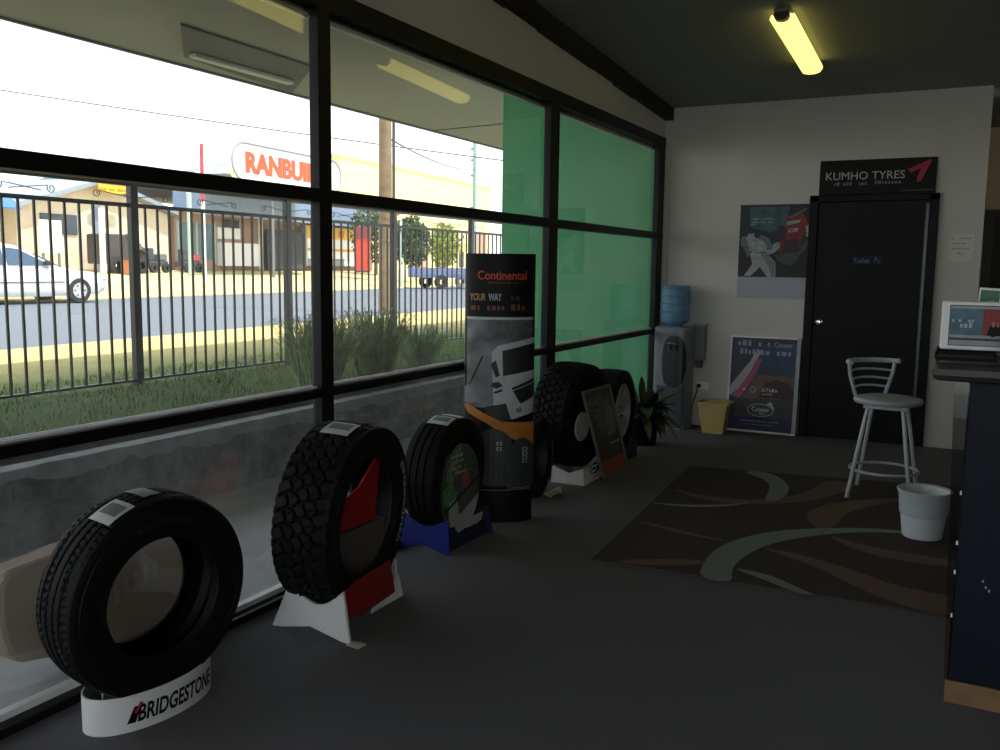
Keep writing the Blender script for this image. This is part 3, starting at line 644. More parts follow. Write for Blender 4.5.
# yellow waste bin
yb = thing('waste_bin', 'small pale yellow rectangular bin by the water cooler', 'bin', (-1.93, 7.88, 0))
ym = M('pale_yellow_plastic', '#b8a869', .5, noise=.05)
mb = MB()
def frus(mb, a0, b0, a1, b1, z0, z1, m, th=.006):
    o0 = [(-a0, -b0, z0), (a0, -b0, z0), (a0, b0, z0), (-a0, b0, z0)]; o1 = [(-a1, -b1, z1), (a1, -b1, z1), (a1, b1, z1), (-a1, b1, z1)]
    i1 = [(-a1 + th, -b1 + th, z1), (a1 - th, -b1 + th, z1), (a1 - th, b1 - th, z1), (-a1 + th, b1 - th, z1)]; i0 = [(-a0 + th, -b0 + th, z0 + th), (a0 - th, -b0 + th, z0 + th), (a0 - th, b0 - th, z0 + th), (-a0 + th, b0 - th, z0 + th)]
    fs = [(3, 2, 1, 0)]
    for k in range(4):
        n = (k + 1) % 4; fs += [(k, n, 4 + n, 4 + k), (4 + k, 4 + n, 8 + n, 8 + k), (8 + k, 8 + n, 12 + n, 12 + k)]
    fs.append((12, 13, 14, 15)); mb.add(o0 + o1 + i1 + i0, fs, m)
frus(mb, .09, .07, .13, .105, 0, .275, ym); mb.build('tub', yb, bevel=.004)
mb = MB()
for q in (((-.145, -.12, .262), (.145, -.1, .28)), ((-.145, .1, .262), (.145, .12, .28)), ((-.145, -.1, .262), (-.126, .1, .28)), ((.126, -.1, .262), (.145, .1, .28))): mb.box(*q, ym, .003)
mb.build('rim', yb)

# ------------------------------------------------------------------ framed poster leaning on the wall
cp = thing('framed_poster', 'large framed blue poster with red and white stripes leaning low on the back wall', 'poster', (-1.57, 8.075, 0), rot=(-math.radians(5.5), 0, 0))
MB().box((-.297, 0, 0), (.30, .02, .855), M('poster_backing', '#5c5f66', .6)).build('backing', cp)
mb = MB()
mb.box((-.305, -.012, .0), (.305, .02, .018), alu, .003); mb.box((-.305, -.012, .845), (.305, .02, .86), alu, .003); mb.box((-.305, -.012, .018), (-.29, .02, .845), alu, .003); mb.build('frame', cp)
MB().box((.275, -.016, .018), (.31, .05, .86), M('frame_white', '#a4a8ac', .4), .003).build('frame_side', cp)
a = Art(plane_map((-.29, 0, .018), (1, 0, 0), (0, 0, 1), (0, -1, 0)))
W_, H_ = .565, .827; pr_ = lambda pts: [(x * W_, y * H_) for x, y in pts]
a.rect(0, 0, W_, H_, M('poster_navy', '#363a52', .5, noise=.35, scale=9))
a.poly(pr_([(.45, .9), (1, .95), (1, .55), (.6, .55), (.4, .62)]), M('poster_sky', '#27496e', .5, noise=.35, scale=7))
a.poly(pr_([(0, .46), (.1, .56), (.3, .75), (.38, .86), (.48, .88), (.3, .62), (.14, .44), (.0, .36)]), M('stripe_pale', '#a5a9b4', .5, noise=.1))
a.poly(pr_([(.03, .36), (.14, .44), (.3, .62), (.38, .76), (.48, .78), (.4, .62), (.26, .44), (.16, .34)]), M('stripe_pink', '#a8506e', .5, noise=.1))
a.poly(pr_([(.2, .35), (.4, .6), (.65, .62), (1, .58), (1, .38), (.5, .32)]), M('red_earth', '#75594f', .5, noise=.4, scale=14))
a.poly(pr_([(.45, .36), (.55, .52), (.7, .56), (.9, .53), (1, .45), (1, .36)]), M('dark_earth', '#3f2c2b', .5, noise=.4, scale=14))
a.poly(pr_([(.45, .62), (.52, .7), (.72, .72), (.8, .66), (.82, .62), (.66, .6)]), M('vehicle_print', '#35424f', .5, noise=.4, scale=30))
a.rect(.03, .0, W_, .14 * H_, M('poster_deep_blue', '#1c2150', .5)); a.poly(pr_([(.1, .14), (1, .17), (1, .36), (.1, .33)]), M('poster_slate', '#3a3c48', .5, noise=.3, scale=8))
a.build('printed_picture', cp)
a = Art(plane_map((-.29, 0, .018), (1, 0, 0), (0, 0, 1), (0, -1, 0)), base=.005)
lp = M('poster_pale_text', '#8f98b0', .5)
a.bars(.05, .33, .755, .05, lp, 41); a.text('Cooper', .37, .755, .06, lp, .001, width=.16); a.bars(.03, .53, .68, .05, lp, 42)
a.text('AT', .285, .35, .05, paleprint, .001); a.bars(.35, .42, .352, .03, paleprint, 43); a.bars(.29, .38, .325, .014, paleprint, 44)
a.ell(.13, .365, .012, .012, paleprint); a.ring(.21, .365, .03, .03, .012, lp)
a.ring(.285, .185, .115, .058, .006, paleprint); a.text('Cooper', .285, .172, .06, paleprint, .0012, 'CENTER', width=.155); a.poly([(.33, .235), (.37, .265), (.385, .25), (.405, .2), (.395, .19), (.37, .235)], paleprint); a.bars(.24, .33, .147, .014, paleprint, 45)
a.bars(.12, .46, .08, .012, lp, 46); a.bars(.17, .42, .05, .01, lp, 47); a.build('lettering', cp)

# ------------------------------------------------------------------ rugby poster on the wall
rp_ = thing('wall_poster', 'poster of white and red shirted players on the wall beside the black door', 'poster', (-1.55, 8.178, 1.2))
MB().box((-.297, -.002, 0), (.297, 0, .82), M('poster_paper', '#a9acb6', .5, noise=.04)).build('sheet', rp_)
a = Art(plane_map((-.297, -.002, 0), (1, 0, 0), (0, 0, 1), (0, -1, 0)))
W_, H_ = .594, .82
def rp2(pts): return [((x - 110) / 430 * W_, (675 - y) / 590 * H_) for x, y in pts]   # traced on the print itself
a.rect(0, .185, W_, H_, M('stadium_dark', '#1a2630', .5, noise=.6, scale=6, h2='#0c1016'))
a.poly(rp2([(170, 100), (420, 100), (400, 230), (300, 260), (180, 230)]), M('stadium_teal', '#3f626c', .5, noise=.5, scale=9))
ws = M('shirt_white_print', '#a3b1b6', .5, noise=.4, scale=22); wg = M('trouser_white_print', '#aeb0b5', .5, noise=.3, scale=22); rs = M('shirt_red_print', '#8a1f24', .5, noise=.35, scale=18)
a.poly(rp2([(120, 300), (150, 270), (230, 262), (290, 330), (290, 380), (200, 390), (150, 360), (125, 350)]), ws)
a.poly(rp2([(180, 390), (290, 390), (345, 450), (350, 540), (300, 545), (250, 480), (190, 535), (150, 535), (200, 460)]), wg)
a.poly(rp2([(280, 390), (330, 330), (360, 320), (380, 350), (330, 390), (300, 400)]), ws)
a.ell(*rp2([(372, 240)])[0], .03, .035, M('head_dark_print', '#1b1c20', .5)); a.ell(*rp2([(150, 270)])[0], .02, .025, M('head_dark_print', '#1b1c20', .5))
a.poly(rp2([(400, 170), (500, 140), (530, 200), (500, 300), (480, 390), (370, 390), (365, 320), (400, 300)]), rs)
a.poly(rp2([(410, 215), (480, 200), (490, 180), (400, 195)]), ws); a.poly(rp2([(415, 262), (470, 255), (475, 232), (415, 240)]), ws); a.poly(rp2([(425, 255), (445, 252), (447, 243), (426, 245)]), rs)
a.poly(rp2([(395, 310), (480, 300), (490, 380), (380, 390)]), M('shorts_dark_print', '#2a1f24', .5)); a.poly(rp2([(340, 400), (480, 380), (530, 300), (545, 330), (450, 470), (360, 440)]), M('limb_print', '#4c5257', .5, noise=.5, scale=25))
a.poly(rp2([(120, 300), (145, 285), (170, 330), (185, 400), (165, 420), (150, 370), (128, 350)]), M('shirt_shade_print', '#6d7b82', .5, noise=.4, scale=22)); a.poly(rp2([(235, 265), (300, 300), (330, 360), (310, 372), (270, 320), (225, 290)]), M('shirt_shade_print', '#6d7b82', .5)); a.poly(rp2([(250, 395), (300, 395), (340, 460), (345, 535), (325, 540), (300, 470)]), M('trouser_shade_print', '#85878d', .5, noise=.3, scale=22))
a.ell(*rp2([(225, 275)])[0], .03, .028, M('head_dark_print', '#1b1c20', .5)); a.poly(rp2([(355, 400), (430, 395), (470, 430), (440, 470), (380, 450)]), M('limb_print', '#4c5257', .5)); a.poly(rp2([(520, 220), (550, 205), (550, 280), (525, 290)]), ws)
a.poly(rp2([(410, 165), (520, 110), (525, 118), (430, 172)]), M('arm_print', '#59666e', .5))
a.rect(0, .0, W_, .185, M('poster_lilac', '#a5a8b8', .5, noise=.05)); a.build('printed_picture', rp_)
a = Art(plane_map((-.297, -.002, 0), (1, 0, 0), (0, 0, 1), (0, -1, 0)), base=.004)
a.bars(.1, .3, .69, .014, ws, 51); a.bars(.09, .28, .66, .014, ws, 52); a.bars(.09, .14, .64, .014, ws, 53); a.bars(.38, .54, .025, .034, M('bold_grey_print', '#3d3f49', .5), 54, gap=.12); a.build('lettering', rp_)

# notice on the wall right of the door
no = thing('wall_notice', 'white printed notice sheet taped to the wall right of the door', 'notice', (-.07, 8.178, 1.535))
MB().box((-.085, -.0015, 0), (.085, 0, .22), M('notice_paper', '#d6d3cd', .6, noise=.03)).build('sheet', no)
a = Art(plane_map((-.085, -.0015, 0), (1, 0, 0), (0, 0, 1), (0, -1, 0)))
for i, w in enumerate((.14, .1, .13, .09)): a.bars(.015, .015 + w, .18 - .04 * i, .011, greyprint, 60 + i)
a.build('lettering', no)

# ------------------------------------------------------------------ bar stool
sg = M('stool_grey_paint', '#bcc2c8', .4, noise=.06); seatm = M('stool_seat_grey', '#a9adb2', .45, noise=.08)
so = thing('bar_stool', 'light grey metal bar stool with low curved back near the counter', 'stool', (-.405, 6.17, .0125), rz=math.radians(-3))
mb = MB(); mb.lathe([(0, .595), (.17, .595), (.2, .602), (.208, .618), (.2, .634), (.15, .645), (0, .648)], seatm, n=48); mb.build('seat', so)
mb = MB(); mb.box((-.13, -.13, .572), (.13, .13, .596), sg, .006); mb.build('seat_plate', so)
for sx in (-1, 1):
    for sy in (-1, 1):
        mb = MB(); mb.tube([(sx * .1, sy * .1, .585), (sx * .115, sy * .125, .5), (sx * .185, sy * .20, .0)], .0125, sg, 12); mb.build('leg', so)
mb = MB(); mb.tube([(.205 * math.cos(t), .205 * math.sin(t), .17) for t in [2 * PI * i / 48 for i in range(48)]], .0095, sg, 10, closed=True); mb.build('foot_ring', so)
bk = math.radians(141); 
def bpos(ang, r, z): return (r * math.cos(bk + ang), r * math.sin(bk + ang), z)
mb = MB(); mb.tube([bpos(t, .268 - .03 * abs(t) ** 2, .852) for t in [-1.02 + 2.04 * i / 16 for i in range(17)]], .016, sg, 12); mb.build('top_rail', so)
for s in (-1, 1):
    mb = MB(); mb.tube([bpos(s * .62, .185, .6), bpos(s * .7, .205, .66), bpos(s * .84, .235, .77), bpos(s * .88, .244, .85)], .0115, sg, 10); mb.build('upright', so)
for z in (.68, .732, .786):
    f = .70 + .9 * (z - .685)
    mb = MB(); mb.tube([bpos(t * (f + .06), .208 + .2 * (z - .66), z + .012 * math.cos(t * 1.5)) for t in [-1 + 2 * i / 12 for i in range(13)]], .0075, sg, 8); mb.build('back_rung', so)

# white waste bin
wbn = thing('waste_bin', 'round translucent white bin on the rug beside the counter', 'bin', (-.135, 5.29, .0125))
tw2 = M('milky_plastic', '#dbe2e6', .4, noise=.04); tw3 = M('milky_plastic_band', '#c0cacf', .4, noise=.12, scale=12)
mb = MB(); mb.lathe([(0, 0), (.094, 0), (.101, .006), (.114, .12), (.116, .126)], tw2, n=48); mb.lathe([(.0, .006), (.094, .006), (.124, .258)], tw2, n=48); mb.build('tub', wbn)
mb = MB(); mb.lathe([(.116, .126), (.121, .131), (.13, .238), (.137, .254), (.14, .261), (.137, .265), (.124, .26)], tw3, n=48); mb.build('upper_band', wbn)

# ------------------------------------------------------------------ service counter
nav = M('navy_laminate', '#0a1322', .5, noise=.15, scale=6, spec=.2); topm = M('charcoal_counter_top', '#2f2e2e', .4, noise=.1, scale=20)
ct = thing('service_counter', 'navy service counter with charcoal top and timber kickboard at the right edge', 'counter', (.02, 3.27, 0))
MB().box((.008, 0, .078), (1.6, .62, 1.095), nav, .003).build('front_panel', ct)
MB().box((0, -.006, 0), (1.61, .625, .078), M('raw_timber', '#8a6a45', .6, noise=.3, scale=9, bump=.1), .002).build('kickboard', ct)
MB().box((-.105, -.075, 1.1), (1.7, .7, 1.16), topm, .02).build('counter_top', ct)
mb = MB(); mb.prism([(-.004, -.004, .078), (.008, -.004, .078), (.008, -.004, 1.1), (-.04, -.004, 1.1)], (0, .012, 0), glass_mat('acrylic_sheet', (.6, .6, .6), 1.2)); mb.build('acrylic_edge', ct)
for z in (.72, .55, .45, .3): MB().box((.001, -.008, z), (.007, -.004, z + .014), alu).build('edge_clip', ct)
a = Art(plane_map((.008, 0, .078), (1, 0, 0), (0, 0, 1), (0, -1, 0))); 
for p in ((.08, .36), (.09, .34), (.1, .33)): a.ell(*p, .003, .005, paleprint, 8)
a.build('paint_chip', ct)
# on the counter
ty = thing('document_tray', 'black document tray under the white brochure stand on the counter', 'tray', (.0, 3.45, 1.16))
MB().box((-.085, -.12, 0), (.10, .14, .01), black, .003).build('base', ty)
mb = MB(); mb.box((-.085, -.12, .01), (-.08, .14, .024), black); mb.box((.095, -.12, .01), (.10, .14, .024), black); mb.box((-.08, .135, .01), (.095, .14, .024), black); mb.build('lip', ty)
bx = thing('brochure_stand', 'white brochure stand with blue and red picture on the counter', 'brochure stand', (.02, 3.46, 1.185), rot=(0, 0, 0))
MB().box((-.095, -.01, 0), (.23, .07, .166), white, .006).build('box', bx)
a = Art(plane_map((-.095, -.01, -.008), (1, 0, 0), (0, 0, 1), (0, -1, 0)), base=.001)
a.rect(.025, .022, .31, .162, M('print_border', '#4b5058', .5)); a.rect(.028, .025, .307, .158, M('print_silver', '#9aa0a8', .5)); a.rect(.028, .06, .15, .15, M('print_teal_blue', '#4c7488', .5, noise=.4, scale=25)); a.rect(.128, .06, .307, .15, M('print_scarlet', '#8f2422', .5, noise=.2, scale=15))
a.poly([(.14, .06), (.3, .06), (.3, .075), (.19, .1), (.15, .095)], black); a.ell(.16, .072, .014, .016, black); a.rect(.028, .042, .307, .05, M('print_dark', '#30343a', .5)); a.build('printed_picture', bx)
a = Art(plane_map((-.095, -.01, -.008), (1, 0, 0), (0, 0, 1), (0, -1, 0)), base=.004); a.bars(.035, .1, .104, .012, paleprint, 71); a.bars(.06, .1, .085, .018, paleprint, 72); a.bars(.155, .27, .09, .018, M('print_pink', '#b0625c', .5), 73); a.build('lettering', bx)
gc = thing('card_holder', 'small green card in a white frame behind the brochure stand on the counter', 'card holder', (.06, 3.62, 1.16), rot=(0, math.radians(3), 0))
MB().box((-.035, 0, 0), (.035, .012, .236), white, .003).build('frame', gc)
MB().box((-.06, -.03, 0), (.06, .05, .006), white, .002).build('foot', gc)
a = Art(plane_map((-.035, 0, .17), (1, 0, 0), (0, 0, 1), (0, -1, 0))); a.rect(.005, .005, .065, .058, M('card_green', '#3f7a63', .5, noise=.3, scale=40)); a.poly([(.03, .005), (.055, .005), (.05, .025), (.035, .022)], M('card_pale', '#9fb5a4', .5)); a.build('printed_picture', gc)
rb = thing('red_box', 'small bright red box at the photo edge in front of the brochure stand', 'box', (.145, 3.36, 1.16))
MB().box((-.027, -.02, 0), (.06, .03, .1), M('bright_red_card', '#b5122a', .5), .003).build('carton', rb)
a = Art(plane_map((-.027, -.02, 0), (1, 0, 0), (0, 0, 1), (0, -1, 0))); a.rect(.0, .0, .03, .02, paleprint); a.build('label_panel', rb)

# ------------------------------------------------------------------ rug
rugm = M('rug_dark_pile', '#5a5251', .98, noise=.25, scale=500, bump=.5, spec=.05)
rteal = M('rug_grey_green', '#8f9a96', .98, noise=.2, scale=500, bump=.5, spec=.05); rbrn = M('rug_brown', '#7d6c63', .98, noise=.2, scale=500, bump=.5, spec=.05)
mb = MB(); mb.prism([(-1.57, 4.04, .0005), (.08, 4.10, .0005), (.45, 4.12, .0005), (.40, 6.72, .0005), (-1.73, 6.37, .0005)], (0, 0, .011), rugm)
rg = thing('rug', 'dark patterned rug with grey green and brown swirls before the black door', 'rug', (0, 0, 0)); mb.build('pile', rg)
def chaik(p, n=2):
    for _ in range(n):
        q = []
        for i in range(len(p)):
            a_, b_ = p[i], p[(i + 1) % len(p)]; q += [(a_[0] * .75 + b_[0] * .25, a_[1] * .75 + b_[1] * .25), (a_[0] * .25 + b_[0] * .75, a_[1] * .25 + b_[1] * .75)]
        p = q
    return p
a = Art(lambda u, v, o: (u, v, .0115 + o))
S = lambda p: a.poly(chaik(p, 2), rteal); B_2 = lambda p: a.poly(chaik(p, 2), rbrn)
B_2([(-.9, 4.661), (-.67, 4.642), (-.368, 4.488), (-.182, 4.36), (.08, 4.36), (.08, 4.10), (-.108, 4.10), (-.254, 4.18), (-.391, 4.289), (-.546, 4.452), (-.704, 4.551)])
B_2([(-.735, 5.288), (-.77, 5.52), (-.669, 5.78), (-.46, 6.02), (-.2, 6.2), (-.445, 5.829), (-.562, 5.581), (-.57, 5.26), (-.65, 5.14)])
B_2([(-1.674, 5.658), (-1.433, 5.559), (-1.12, 5.572), (-.88, 5.861), (-.80, 6.207), (-.78, 6.44), (-.558, 6.40), (-.66, 6.031), (-.82, 5.707), (-1.105, 5.48), (-1.4, 5.437)])
B_2([(-1.48, 4.05), (-1.355, 4.155), (-1.09, 4.30), (-1.04, 4.23), (-1.331, 4.06)])
B_2([(-1.627, 4.79), (-1.447, 4.78), (-1.2, 4.70), (-1.0, 4.66), (-1.247, 4.655)]); B_2([(-.62, 5.08), (-.364, 4.929), (.08, 4.92), (.08, 4.78), (-.303, 4.779), (-.483, 4.899)])
S([(-1.03, 4.03), (-1.061, 4.209), (-1.075, 4.437), (-1.03, 4.682), (-.897, 4.945), (-.667, 5.163), (-.346, 5.34), (-.05, 5.35), (-.32, 5.27), (-.536, 5.134), (-.763, 4.869), (-.868, 4.65), (-.916, 4.42), (-.923, 4.222), (-.87, 4.03)])
S([(-1.37, 6.386), (-1.199, 6.46), (-1.047, 6.281), (-.956, 6.036), (-.943, 5.727), (-1.043, 5.566), (-1.068, 5.933), (-1.13, 6.189)])
S([(-1.70, 5.21), (-1.469, 5.21), (-1.255, 5.31), (-1.067, 5.574), (-1.25, 5.39), (-1.469, 5.26)]); S([(-.95, 4.25), (-.741, 4.235), (-.584, 4.11), (-.5, 4.05), (-.62, 4.055), (-.748, 4.15)])
a.build('swirl_pattern', rg)

# ------------------------------------------------------------------ leafy plant
leaf = M('dark_leaf', '#16241a', .45, noise=.4, scale=12); leaf2 = M('variegated_leaf', '#5d6b4a', .4, noise=.4, scale=20)
pl = thing('potted_plant', 'dark leafy pot plant between the navy box tyre and the water cooler', 'plant', (-2.31, 7.04, 0))
mb = MB(); mb.lathe([(0, 0), (.1, 0), (.125, .2), (.135, .2), (.137, .225), (.12, .225), (.115, .19), (0, .185)], M('black_plastic_pot', '#07080a', .6, spec=.1), n=32); mb.build('pot', pl)
mb = MB(); mb.lathe([(0, .2), (.112, .195)], M('potting_soil', '#1a130e', .95, bump=.4), n=20); mb.build('soil', pl)
rr = random.Random(11)
def leaf_mesh(base, az, L, W, rise, droop, m):
    mb = MB(); n = 9; d = Vector((math.cos(az), math.sin(az), 0)); sd = Vector((-math.sin(az), math.cos(az), 0))
    st = [Vector(base)]; 
    def P(t): return Vector(base) + d * (L * t) + Vector((0, 0, rise * t - droop * t * t))
    mb.tube([P(t * .35 / 4) for t in range(5)], .004, leaf, 6)
    def g(i, j):
        t = .25 + .75 * i / (n - 1); w = W * math.sin(PI * min(1, (i + .15) / (n - .85))) ** .8; k = j - 1
        return P(t) + sd * (k * w) + Vector((0, 0, abs(k) * w * .25))
    mb.grid(g, n, 3, m)
    mb.grid(lambda i, j: g(i, 2 - j) - Vector((0, 0, .0015)), n, 3, m)
    return mb
for k in range(46):
    az = rr.uniform(0, 2 * PI)
    if math.cos(az) < -.35 and rr.random() < .7: az += PI
    L = rr.uniform(.16, .34) * (1 if math.cos(az) > -.2 else .55); leaf_mesh((rr.uniform(-.03, .03), rr.uniform(-.03, .03), .2), az, L, rr.uniform(.028, .05), rr.uniform(.18, .45), rr.uniform(.05, .4), leaf if k % 5 else leaf2).build('leaf', pl)
# ------------------------------------------------------------------ outside: ground, garden wall, eave, green wall
HX, HY = -.0896, .996                     # the street runs this way
RZ = math.atan2(HY, HX)
def ground_mat(name, near, far, x0, x1, bump=.6, scale=6):
    m = bpy.data.materials.new(name); m.use_nodes = True; nt = m.node_tree; b = nt.nodes['Principled BSDF']; b.inputs['Roughness'].default_value = .95; b.inputs['Specular IOR Level'].default_value = .1
    tc = nt.nodes.new('ShaderNodeTexCoord'); sp = nt.nodes.new('ShaderNodeSeparateXYZ'); nt.links.new(tc.outputs['Object'], sp.inputs[0])
    nz = nt.nodes.new('ShaderNodeTexNoise'); nz.inputs['Scale'].default_value = scale * .35; nz.inputs['Detail'].default_value = 6; nt.links.new(tc.outputs['Object'], nz.inputs['Vector'])
    ad = nt.nodes.new('ShaderNodeMath'); ad.operation = 'MULTIPLY_ADD'; ad.inputs[1].default_value = 1.6; nt.links.new(nz.outputs['Fac'], ad.inputs[0]); nt.links.new(sp.outputs['X'], ad.inputs[2])
    mr = nt.nodes.new('ShaderNodeMapRange'); mr.inputs['From Min'].default_value = x0 + .8; mr.inputs['From Max'].default_value = x1 + .8; nt.links.new(ad.outputs[0], mr.inputs['Value'])
    rp = nt.nodes.new('ShaderNodeValToRGB'); rp.color_ramp.elements[0].color = (*rgb(near), 1); rp.color_ramp.elements[1].color = (*rgb(far), 1); nt.links.new(mr.outputs[0], rp.inputs['Fac'])
    n2 = nt.nodes.new('ShaderNodeTexNoise'); n2.inputs['Scale'].default_value = scale * 5; n2.inputs['Detail'].default_value = 8; nt.links.new(tc.outputs['Object'], n2.inputs['Vector'])
    mx = nt.nodes.new('ShaderNodeMixRGB'); mx.blend_type = 'MULTIPLY'; mx.inputs['Fac'].default_value = .55; r2 = nt.nodes.new('ShaderNodeValToRGB'); r2.color_ramp.elements[0].position = .3; r2.color_ramp.elements[0].color = (.35, .35, .35, 1); r2.color_ramp.elements[1].position = .65
    nt.links.new(n2.outputs['Fac'], r2.inputs['Fac']); nt.links.new(rp.outputs['Color'], mx.inputs[1]); nt.links.new(r2.outputs['Color'], mx.inputs[2]); nt.links.new(mx.outputs[0], b.inputs['Base Color'])
    bp = nt.nodes.new('ShaderNodeBump'); bp.inputs['Strength'].default_value = bump; bp.inputs['Distance'].default_value = .03; nt.links.new(n2.outputs['Fac'], bp.inputs['Height']); nt.links.new(bp.outputs['Normal'], b.inputs['Normal'])
    return m
lawnm = ground_mat('lawn_green_to_dry', '#5e7340', '#c9b87c', -6.3, -8.8)
vergem = ground_mat('dry_verge', '#d6c389', '#dfcda0', -22, -40, .3, 3)
pathm = M('concrete_path', '#a9acb0', .85, noise=.18, scale=5, bump=.15)
roadm = M('asphalt', '#5f646b', .9, noise=.1, scale=12, bump=.2)
ZG = .43
def road_x(y, base): return base - .09 * (y - 6.4)
MB().box((-4.12, -8, -.2), (-2.62, 8.4, -.002), pathm).build('footpath_ground', kind='structure')
mb = MB(); mb.prism([(-4.2, -10, ZG), (-4.2, 60, ZG), (road_x(60, -9.75), 60, ZG), (road_x(-10, -9.75), -10, ZG)], (0, 0, -.5), lawnm); mb.build('lawn_ground', kind='structure')
mb = MB(); mb.prism([(road_x(-30, -9.75), -30, ZG - .03), (road_x(150, -9.75), 150, ZG - .03), (road_x(150, -20.4), 150, ZG - .03), (road_x(-30, -20.4), -30, ZG - .03)], (0, 0, -.4), roadm); mb.build('road_ground', kind='structure')
mb = MB(); mb.prism([(road_x(-30, -20.4), -30, ZG), (road_x(-30, -20.4) - 11, -30, 1.12), (road_x(-30, -20.4) - 90, -30, 1.3), (road_x(-30, -20.4) - 90, -30, -.5), (road_x(-30, -20.4), -30, -.5)], (road_x(150, -20.4) - road_x(-30, -20.4), 180, 0), vergem); mb.build('verge_ground', kind='structure')
# low block wall of the garden bed
def block_mat():
    m = bpy.data.materials.new('weathered_block_wall'); m.use_nodes = True; nt = m.node_tree; b = nt.nodes['Principled BSDF']; b.inputs['Roughness'].default_value = .95
    tc = nt.nodes.new('ShaderNodeTexCoord'); n1 = nt.nodes.new('ShaderNodeTexNoise'); n1.inputs['Scale'].default_value = 4; n1.inputs['Detail'].default_value = 9; n1.inputs['Roughness'].default_value = .7
    nt.links.new(tc.outputs['Object'], n1.inputs['Vector']); rp = nt.nodes.new('ShaderNodeValToRGB'); rp.color_ramp.elements[0].position = .38; rp.color_ramp.elements[0].color = (*rgb('#3d4146'), 1); rp.color_ramp.elements[1].position = .68; rp.color_ramp.elements[1].color = (*rgb('#7f858b'), 1)
    nt.links.new(n1.outputs['Fac'], rp.inputs['Fac']); nt.links.new(rp.outputs['Color'], b.inputs['Base Color'])
    bp = nt.nodes.new('ShaderNodeBump'); bp.inputs['Strength'].default_value = .9; bp.inputs['Distance'].default_value = .04; nt.links.new(n1.outputs['Fac'], bp.inputs['Height']); nt.links.new(bp.outputs['Normal'], b.inputs['Normal'])
    return m
bwm = block_mat(); capm = M('pale_concrete_coping', '#8f959b', .9, noise=.3, scale=7, bump=.3)
from mathutils import noise as mnoise
def rough(y0, y1, z0, z1, xf, xb, amp, m, sy, sz, wob=0.):
    ny, nz_ = int((y1 - y0) / sy) + 1, int((z1 - z0) / sz) + 1
    def g(i, j):
        y, t = y0 + (y1 - y0) * i / (ny - 1), j / (nz_ - 1)
        zb = z0 + wob * (mnoise.noise(Vector((y * 3.1, 7., 0))) + .5 * mnoise.noise(Vector((y * 11., 3., 0)))); z = zb + (z1 - zb) * t
        n_ = mnoise.fractal(Vector((y * 5., z * 7., xf)), .8, 2.2, 5)
        blk = -.012 if ((y / .42 + (.5 if z > .2 else 0)) % 1.) < .05 or abs(z - .2) < .012 else 0
        return (xf + amp * n_ + (blk if wob == 0 else 0), y, z)
    mb = MB(); mb.grid(g, ny, nz_, m, smooth=True)
    top = [g(i, nz_ - 1) for i in range(ny)]
    mb.add(top + [(xb, p[1], p[2]) for p in top], [(i, i + 1, ny + i + 1, ny + i) for i in range(ny - 1)], m)
    bot = [g(i, 0) for i in range(ny)]
    mb.add(bot + [(xb, p[1], p[2]) for p in bot], [(i + 1, i, ny + i, ny + i + 1) for i in range(ny - 1)], m)
    mb.add([(xb, y0, z0 - .05), (xb, y1, z0 - .05), (xb, y1, z1), (xb, y0, z1)], [(0, 1, 2, 3)], m); return mb
rough(-6, 8.17, -.03, .40, -4.12, -4.4, .022, bwm, .025, .025).build('trim_4', kind='structure')
rough(-6, 8.17, .345, .43, -4.09, -4.42, .016, capm, .02, .02, .05).build('trim_5', kind='structure')
soff = M('soffit_sheet', '#747767', .7, noise=.06, scale=2)
MB().box((-6.86, -5, 3.35), (-2.6, 15, 3.5), soff).build('ceiling_eave', kind='structure')
mb = MB(); mb.box((-6.9, -5, 3.33), (-6.86, 15, 3.52), M('dark_fascia', '#3b3f3e', .6)); mb.build('trim_6', kind='structure')
mb = MB(); mb.prism([(-6.86, 11.06, 3.342), (-4.2, 10.72, 3.342), (-4.2, 10.75, 3.342), (-6.86, 11.09, 3.342)], (0, 0, .008), M('dark_joint', '#2c2c28', .7)); mb.build('trim_7', kind='structure')
sh = thing('soffit_reflection', 'dark panel with a pale strip on the soffit, standing in for a reflection', 'light', (-6.25, 6.75, 3.35))  # dark shape and pale strip modelled in place of a reflection in the glass
mb = MB(); mb.prism([(.53, -1.35, -.02), (.51, .3, -.02), (-.55, 1.25, -.02), (-.31, -.53, -.02)], (0, 0, .019), M('dark_olive_reflection', '#23281d', .7, noise=.15, scale=3)); mb.build('panel', sh)
mb = MB(); mb.box((-.16, -.62, -.06), (-.06, .72, -.02), M('pale_reflection', '#a3a68f', .5), .01); mb.build('reflection_strip', sh)
MB().box((-2.72, -5, 2.64), (-2.64, 15, 4.0), soff).build('wall_outside', kind='structure')
grn = M('green_wall_paint', '#4cb97c', .7, noise=.06, scale=2)
mb = MB()
mb.box((-4.25, 8.181, -.02), (-2.64, 8.36, 3.345), grn)
for i in range(1, 12): mb.box((-4.25, 8.179, i * .28), (-2.64, 8.182, i * .28 + .006), grn)
mb.build('wall_green', kind='structure')

